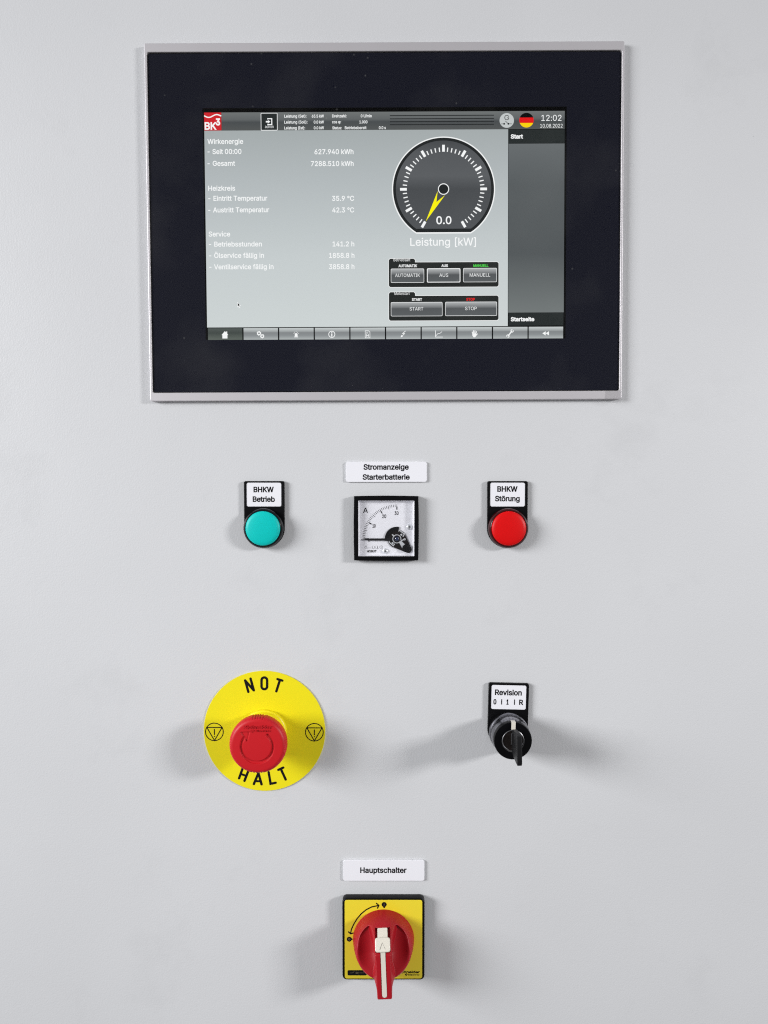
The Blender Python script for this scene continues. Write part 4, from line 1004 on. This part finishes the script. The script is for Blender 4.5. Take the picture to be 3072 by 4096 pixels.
for sx_ in (315, 1385):
    dy = 0 if sx_ < 800 else 4
    mb = MB()
    c_ = ez(sx_, 820 + dy)
    mb.ring(c_[0], c_[1], 6.32, 7.02, 1.03, 64)
    mb.stroke([ez(sx_ - 80, 773 + dy), ez(sx_ + 82, 773 + dy), ez(sx_, 912 + dy)], 0.72, 1.05, closed=True)
    mb.stroke([ez(sx_, 794 + dy), ez(sx_, 848 + dy)], 0.75, 1.03)
    mb.ring(*ez(sx_ + 1, 868 + dy), 0.02, 0.45, 1.03, 16)
    mb.build('warning_symbol', M_ink, disc)

MB().lathe([(16.8, 1.02), (16.6, 4.2), (16.0, 4.6), (15.6, 5.2), (15.5, 9.0), (15.0, 9.6), (14.6, 10.2), (14.5, 15.0), (13.8, 15.6), (12.5, 15.8), (12.0, 22)], 0, 0).build('collar', M_yplastic, es, smooth=35)

# cap: polar surface, groove of the turn arrow sunk in it, gripping notches round the edge
NT, NRG = 480, 150


def smooth_(t):
    t = np.clip(t, 0, 1)
    return t * t * (3 - 2 * t)


def seg_dist(x, z, a, b):
    ax, az = a
    bx, bz = b
    dx_, dz_ = bx - ax, bz - az
    t = np.clip(((x - ax) * dx_ + (z - az) * dz_) / (dx_ * dx_ + dz_ * dz_), 0, 1)
    return np.hypot(x - ax - t * dx_, z - az - t * dz_)


prof = []
for k in range(NRG):
    r = 17.0 * k / (NRG - 1)
    prof.append((r, 34.2 - 0.55 * (r / 17.0) ** 2))
for k in range(1, 15):
    a = math.pi / 2 * k / 14
    prof.append((17.0 + 3.6 * math.sin(a), 29.6 + 4.05 * math.cos(a)))
prof += [(20.6, 28.0), (20.55, 26.0), (20.3, 24.4), (19.6, 23.4), (18.0, 22.8), (12.0, 22.0)]
rs = np.array([p[0] for p in prof])[:, None]
hs = np.array([p[1] for p in prof])[:, None]
th = (np.arange(NT) * 2 * math.pi / NT)[None, :]
nt_ = np.zeros_like(th)
for c0_ in (90, 180, 270, 0):
    for dlt in (-13, -7.5, -2.5, 2.5, 7.5):
        dth = (np.degrees(th) - c0_ - dlt - 2 + 180) % 360 - 180
        nt_ = np.maximum(nt_, 1 - smooth_((np.abs(dth) - 0.7) / 0.7))
edge = smooth_((rs - 18.9) / 0.8)
RR = rs - 0.55 * nt_ * edge
X = RR * np.cos(th)
Z = RR * np.sin(th)
ax_, az_ = -0.3, -0.5
ang = np.degrees(np.arctan2(Z - az_, X - ax_)) % 360
dr = np.abs(np.hypot(X - ax_, Z - az_) - 11.2)
inside = (ang > 140) | (ang < 48)
dist = np.where(inside, dr, 99)
for aa_ in (48, 140):
    dist = np.minimum(dist, np.hypot(X - ax_ - 11.2 * math.cos(R(aa_)), Z - az_ - 11.2 * math.sin(R(aa_))))
groove = 1 - smooth_((dist - 0.7) / 0.6)
A3 = [(-11.3, 9.6), (-5.7, 9.9), (-7.3, 3.8)]
dtri = np.full_like(dist, 99.0)
for i in range(3):
    dtri = np.minimum(dtri, seg_dist(X, Z, A3[i], A3[(i + 1) % 3]))
tri_in = np.ones_like(dist, dtype=bool)
for i in range(3):
    (x0_, z0_), (x1_, z1_) = A3[i], A3[(i + 1) % 3]
    tri_in &= ((x1_ - x0_) * (Z - z0_) - (z1_ - z0_) * (X - x0_)) < 0
groove = np.maximum(groove, np.where(tri_in, 1.0, 1 - smooth_((dtri - 0.2) / 0.5)))
HH = hs + 0 * th - 1.0 * groove * (rs < 17.2)
vs = [(float(X[0, 0]), float(Z[0, 0]), float(HH[0, 0]))]
fs = []
nR = len(prof)
for i in range(1, nR):
    vs += list(zip(X[i].tolist(), Z[i].tolist(), HH[i].tolist()))
for k in range(NT):
    fs.append((0, 1 + k, 1 + (k + 1) % NT))
for i in range(1, nR - 1):
    a0_ = 1 + (i - 1) * NT
    b0_ = a0_ + NT
    for k in range(NT):
        j = (k + 1) % NT
        fs.append((a0_ + k, b0_ + k, b0_ + j, a0_ + j))
cap = MB().add(vs, fs).build('push_cap', M_redcap, es, smooth=80)
MB().add(*text_geo('Schneider', -8.6, 9.9, 12.55, 2.6, 33.55, 0.16, 0.75)).build('raised_lettering', M_redcap, cap)
MB().add(*text_geo('Electric', -1.2, 9.2, 10.4, 1.5, 33.7, 0.08, 0.65, space=110)).build('raised_lettering', M_redcap, cap)
MB().stroke([(-4.6, 10.3), (-3.9, 11.2), (-3.0, 11.9), (-2.6, 11.2), (-3.4, 10.4), (-4.2, 10.0)], 0.5, 34.35).build('raised_emblem', M_redcap, cap)

# ------------------------------------------------------------------ key switch
ks = thing('key_switch', 'chrome collared key switch on a tilted black holder labelled Revision', 'key switch', 92.1, -186.9, 1.2 * -1)
lab = legend_holder(ks, hw=15.05, top=34.6, ins=(-13.0, 13.1, 14.8, 33.0))
text('lettering', 'Revision', -10.35, 9.75, 25.4, 4.35, 2.33, M_ink, lab, bold=0.21)
for ch, a, b in (('0', -11.35, -9.05), ('1', -1.5, 0.1), ('R', 7.95, 10.95)):
    text('lettering', ch, a, b, 18.3, 4.1, 2.33, M_ink, lab, bold=0.21)
mb = MB()
for a in (-5.5, 4.1):
    mb.poly(rr(a, a + 0.72, 18.3, 22.4), 2.33)
mb.build('lettering', M_ink, lab)
cxk, czk = 0.35, -1.6
MB().lathe([(14.7, 2.72), (14.75, 6.5), (14.55, 8.0), (14.1, 8.5), (13.95, 8.9), (14.2, 9.3), (14.25, 15.5), (13.95, 18.6), (13.75, 20.0)], cxk, czk, n=128).build('chrome_collar', M_chrome, ks, smooth=35)
face = MB().lathe([(13.7, 19.6), (13.7, 23.9), (13.5, 24.4), (13.2, 24.5), (8.2, 24.5), (8.15, 24.2)], cxk, czk, n=128).build('selector_ring', M_blackgloss, ks, smooth=35)
MB().lathe([(8.15, 24.2), (8.1, 24.7), (7.85, 24.85), (7.6, 24.7), (7.55, 23.9), (7.3, 23.7)], cxk, czk, n=96).build('lock_rim', M_lockrim, ks, smooth=35)
core = MB().lathe([(7.3, 23.7), (4.0, 23.9), (0, 23.95)], cxk, czk, n=64).build('lock_core', M_core, ks, smooth=60)
MB().stroke([(cxk - 1.2, czk - 3.2), (cxk - 1.2, czk + 5.6)], 0.32, 24.05, cap=False).build('keyway', M_lockrim, core)
solid('position_mark', [[(cxk - 1.55, czk + 8.3), (cxk + 1.5, czk + 8.3), (cxk + 1.5, czk + 13.75), (cxk - 1.55, czk + 13.75)]], 19.8, 24.75, M_cream, ks, bevel=0.15)

kk = thing('key', 'black headed key standing in the lock of the key switch', 'key', 92.65, -188.6, 1.0)
# bow outline in the (z, h) plane, thickness along x
ol = [(8.0, 28.2), (10.9, 31.5), (11.6, 36), (12.6, 46.2), (11.8, 49.4), (9.2, 50.3), (-2.0, 50.4), (-7.4, 50.3), (-8.6, 49.6), (-8.9, 46), (-8.7, 33), (-7.2, 28.6), (-4, 27.2), (5, 27.2)]
tw = 1.72
vs = []
n = len(ol)
for xx, k in ((-tw, 0.94), (-tw * .82, 1.0), (tw * .82, 1.0), (tw, 0.94)):
    mzc, mhc = 1.5, 39
    vs += [(xx, mzc + (z - mzc) * k, mhc + (h - mhc) * (k + (1 - k) * .4)) for z, h in ol]
fs = [tuple(range(n))[::-1], tuple(range(3 * n, 4 * n))]
for l in range(3):
    for i in range(n):
        j = (i + 1) % n
        fs.append((l * n + i, l * n + j, (l + 1) * n + j, (l + 1) * n + i))
MB().add(vs, fs).build('key_head', mat('key head plastic', (16, 16, 18), 0.45, spec=0.25, bump=0.00004, bscale=2000), kk, smooth=30)
vs = [(x, z, h) for x in (-0.9, 0.9) for z, h in ((-3.2, 24.1), (4.8, 24.1), (4.8, 28), (-3.2, 28))]
MB().add(vs, [(3, 2, 1, 0), (4, 5, 6, 7), (0, 1, 5, 4), (1, 2, 6, 5), (2, 3, 7, 6), (3, 0, 4, 7)]).build('key_blade', M_steel, kk)

# ------------------------------------------------------------------ main switch
ms = thing('main_switch', 'red rotary main switch handle on a square yellow plate, pointing down', 'rotary switch', -1.1, -345.8, 0)
solid('base_frame', [rr(-31.0, 30.9, -31.5, 31.2, 3.4)], 0.05, 6.9, M_black, ms, bevel=0.7)
yp = solid('yellow_plate', [rr(-29.2, 29.1, -30.3, 30.25, 1.6)], 6.5, 7.15, M_yellow2, ms, bevel=0.15)


def rz(x, y): return ((x - 805) * 0.0454, -(y - 918.3) * 0.04645 + 0.0)


mb = MB()
mb.ring(*rz(815, 340), 0.02, 1.9, 7.18, 32).ring(*rz(237, 915), 0.02, 1.9, 7.18, 32)
mb.poly([rz(795, 375), rz(835, 375), rz(822, 400), rz(808, 400)], 7.19)
mb.poly([rz(270, 895), rz(270, 935), rz(292, 922), rz(292, 908)], 7.19)
pa = [rz(258, 820), rz(275, 745), rz(315, 660), rz(370, 570), rz(440, 490), rz(520, 425), rz(610, 380), rz(720, 357)]
mb.stroke(pa, 0.95, 7.17, cap=False)
mb.stroke([rz(688, 320), rz(727, 356), rz(706, 400)], 0.95, 7.2)
mb.stroke([rz(224, 792), rz(258, 826), rz(300, 812)], 0.95, 7.2)
mb.build('arrow_print', M_ink, yp)
M_grayprint = mat('grey print', (120, 112, 90), 0.5)
mb = MB()
mb.stroke([rz(814, 325), rz(814, 356)], 0.28, 7.23)
mb.ring(*rz(237, 915), 0.45, 0.75, 7.23, 24)
mb.build('position_print', M_grayprint, yp)
bl = MB().poly(rr(rz(207, 0)[0], rz(525, 0)[0], rz(0, 1518)[1], rz(0, 1430)[1], 0.8), 7.18).build('symbol_plate', M_ink, yp)
mb = MB()
mb.stroke([rz(247, 1475), rz(290, 1475), rz(320, 1452)], 0.2, 7.22)
mb.ring(*rz(357, 1475), 0.45, 0.7, 7.22, 20)
mb.stroke([rz(380, 1458), rz(380, 1492)], 0.2, 7.22).stroke([rz(384, 1475), rz(490, 1475)], 0.2, 7.22)
mb.build('switch_symbol_print', M_grayprint, yp)
q = rz(1050, 1482)
text('lettering', 'Schneider', q[0], rz(1408, 0)[0], q[1], 2.0, 7.18, M_ink, yp, bold=0.14)
q = rz(1216, 1520)
text('lettering', 'Electric', q[0], rz(1402, 0)[0], q[1], 1.25, 7.18, M_ink, yp, bold=0.07)
MB().stroke([rz(1165, 1500), rz(1180, 1520), rz(1200, 1500), rz(1192, 1488), rz(1172, 1500)], 0.5, 7.2).build('emblem_print', M_ink, yp)

# handle as a dense relief: a dome with two thumb scoops and a grip running down past the rim
hd = bpy.data.objects.new('handle', None)
step = 0.18
gxs = np.arange(-24.2, 24.21, step)
gzs = np.arange(-26.2, 24.21, step)
GX, GZ = np.meshgrid(gxs, gzs)
rad = np.hypot(GX, GZ)
rad_k = np.array([0, 6, 11, 14.5, 17.2, 19.3, 20.9, 22.1, 22.8, 23.15, 23.5])
hei_k = np.array([38.0, 37.6, 36.0, 33.0, 29.5, 25.6, 20.5, 14.5, 9.5, 6.6, 2.0])
dome = np.interp(rad, rad_k, hei_k)
# thumb scoops either side of the grip: low at the top, rising towards the tip
floor_ = np.interp(GZ, [-24, -14, 0, 19, 23], [34.0, 30.0, 22.5, 16.5, 16.0]) + 0.05 * (np.abs(GX) - 11) ** 2 * smooth_((GZ + 14) / 14)
kblend = 1.6
body = -kblend * np.logaddexp(-dome / kblend, -floor_ / kblend)
lip = smooth_((rad - 19.6) / 2.2)
body = body * (1 - lip) + dome * lip
# grip
zk = np.array([-26, -24.95, -24.6, -23.9, -10, 8.5, 11.0, 13.0, 15.0, 17.2, 19.3, 20.9, 22.1, 22.8, 23.15, 23.5])
hk = np.array([2, 20.0, 38.6, 39.6, 40.0, 40.0, 39.4, 36.5, 33.0, 29.5, 25.6, 20.5, 14.5, 9.5, 6.6, 2.0])
ridge = np.interp(np.where(GZ > 8, np.minimum(rad, 23.6), GZ), zk, hk)
hwid = 5.75 + 0.5 * smooth_((GZ - 2) / 8) + 1.6 * smooth_((GZ - 12) / 8)
dz_tip = np.clip((-GZ - 23.2) / 1.8, 0, 1)
hwid = hwid - 1.6 * (1 - np.sqrt(1 - dz_tip ** 2))
fil = 0.9 + 3.6 * smooth_((GZ + 1) / 16) + 2.0 * smooth_((-GZ - 4) / 7) * (1 - smooth_((-GZ - 14) / 5))
gm = 1 - smooth_((np.abs(GX) - (hwid - 0.55)) / fil)
ridge_h = ridge - 0.7 * smooth_((np.abs(GX) - (hwid - 1.3)) / 1.2)
Hh = np.where(ridge_h > body, body + (ridge_h - body) * gm, body)
# slot for the insert and recess round the latch
dsl = np.hypot(GX, np.minimum(0, GZ + 21.0))
slot = (1 - smooth_((dsl - 1.75) / 0.35)) * (GZ < 13)
Hh = Hh - 1.2 * slot
rc = (1 - smooth_((np.abs(GX) - 4.9) / 0.5)) * smooth_((GZ - 9.5) / 0.5) * (1 - smooth_((GZ - 18.6) / 0.7))
Hh = Hh - 5.0 * rc
keep = Hh > 5.2
idx = -np.ones(Hh.shape, int)
need = np.zeros(Hh.shape, bool)
q4 = keep[:-1, :-1] | keep[1:, :-1] | keep[:-1, 1:] | keep[1:, 1:]
for a, b in ((0, 0), (1, 0), (0, 1), (1, 1)):
    need[a:a + q4.shape[0], b:b + q4.shape[1]] |= q4
idx[need] = np.arange(need.sum())
vs = list(zip(GX[need].tolist(), GZ[need].tolist(), np.maximum(Hh[need], 4.0).tolist()))
ii, jj = np.nonzero(q4)
fs = list(zip(idx[ii, jj].tolist(), idx[ii, jj + 1].tolist(), idx[ii + 1, jj + 1].tolist(), idx[ii + 1, jj].tolist()))
bpy.data.objects.remove(hd)
hd = MB().add(vs, fs).build('handle', M_redhandle, ms, smooth=60)
hd.rotation_euler = (0, R(-2.2), 0)
sl_ = [(-1.72, 12.4), (1.72, 12.4)] + arc(0, -21.0, 1.72, 0, -180, 16)
solid('white_strip', [sl_[::-1]], 37.6, 39.75, M_cream, hd, bevel=0.15)
# latch: a block lying over the upper edge of the grip, with a neck above it
lt = MB().add(*curve_geo([rr(-5.35, 5.35, -4.6, 4.6, 1.6)], -2.2, 2.2, 0.7, 0.0, 4))


def tilt(mb_, ang, z0, h0):
    ca, sa = math.cos(R(ang)), math.sin(R(ang))
    mb_.v = [(x, z0 + z * ca - h * sa * 1.0, h0 - z * sa * -1.0 * -1.0 + h * ca) if False else (x, z0 + z * ca + h * sa, h0 - z * sa + h * ca) for x, z, h in mb_.v]
    return mb_


tilt(lt, 35, 14.4, 37.4)
lto = lt.build('latch', M_cream, hd, smooth=50)
nk = MB().add(*curve_geo([rr(-3.6, 3.6, -3.6, 3.6, 0.8)], -2, 2, 0.4, 0.0, 3))
tilt(nk, 55, 17.6, 29.4).build('latch_neck', M_cream, hd, smooth=50)
mk = MB().stroke([(-2.0, -2.9), (-0.2, 1.3)], 0.22, 2.26).stroke([(-0.2, 1.3), (1.9, -2.9)], 0.10, 2.24)
tilt(mk, 35, 14.4, 37.4).build('latch_mark', M_ink, lto)
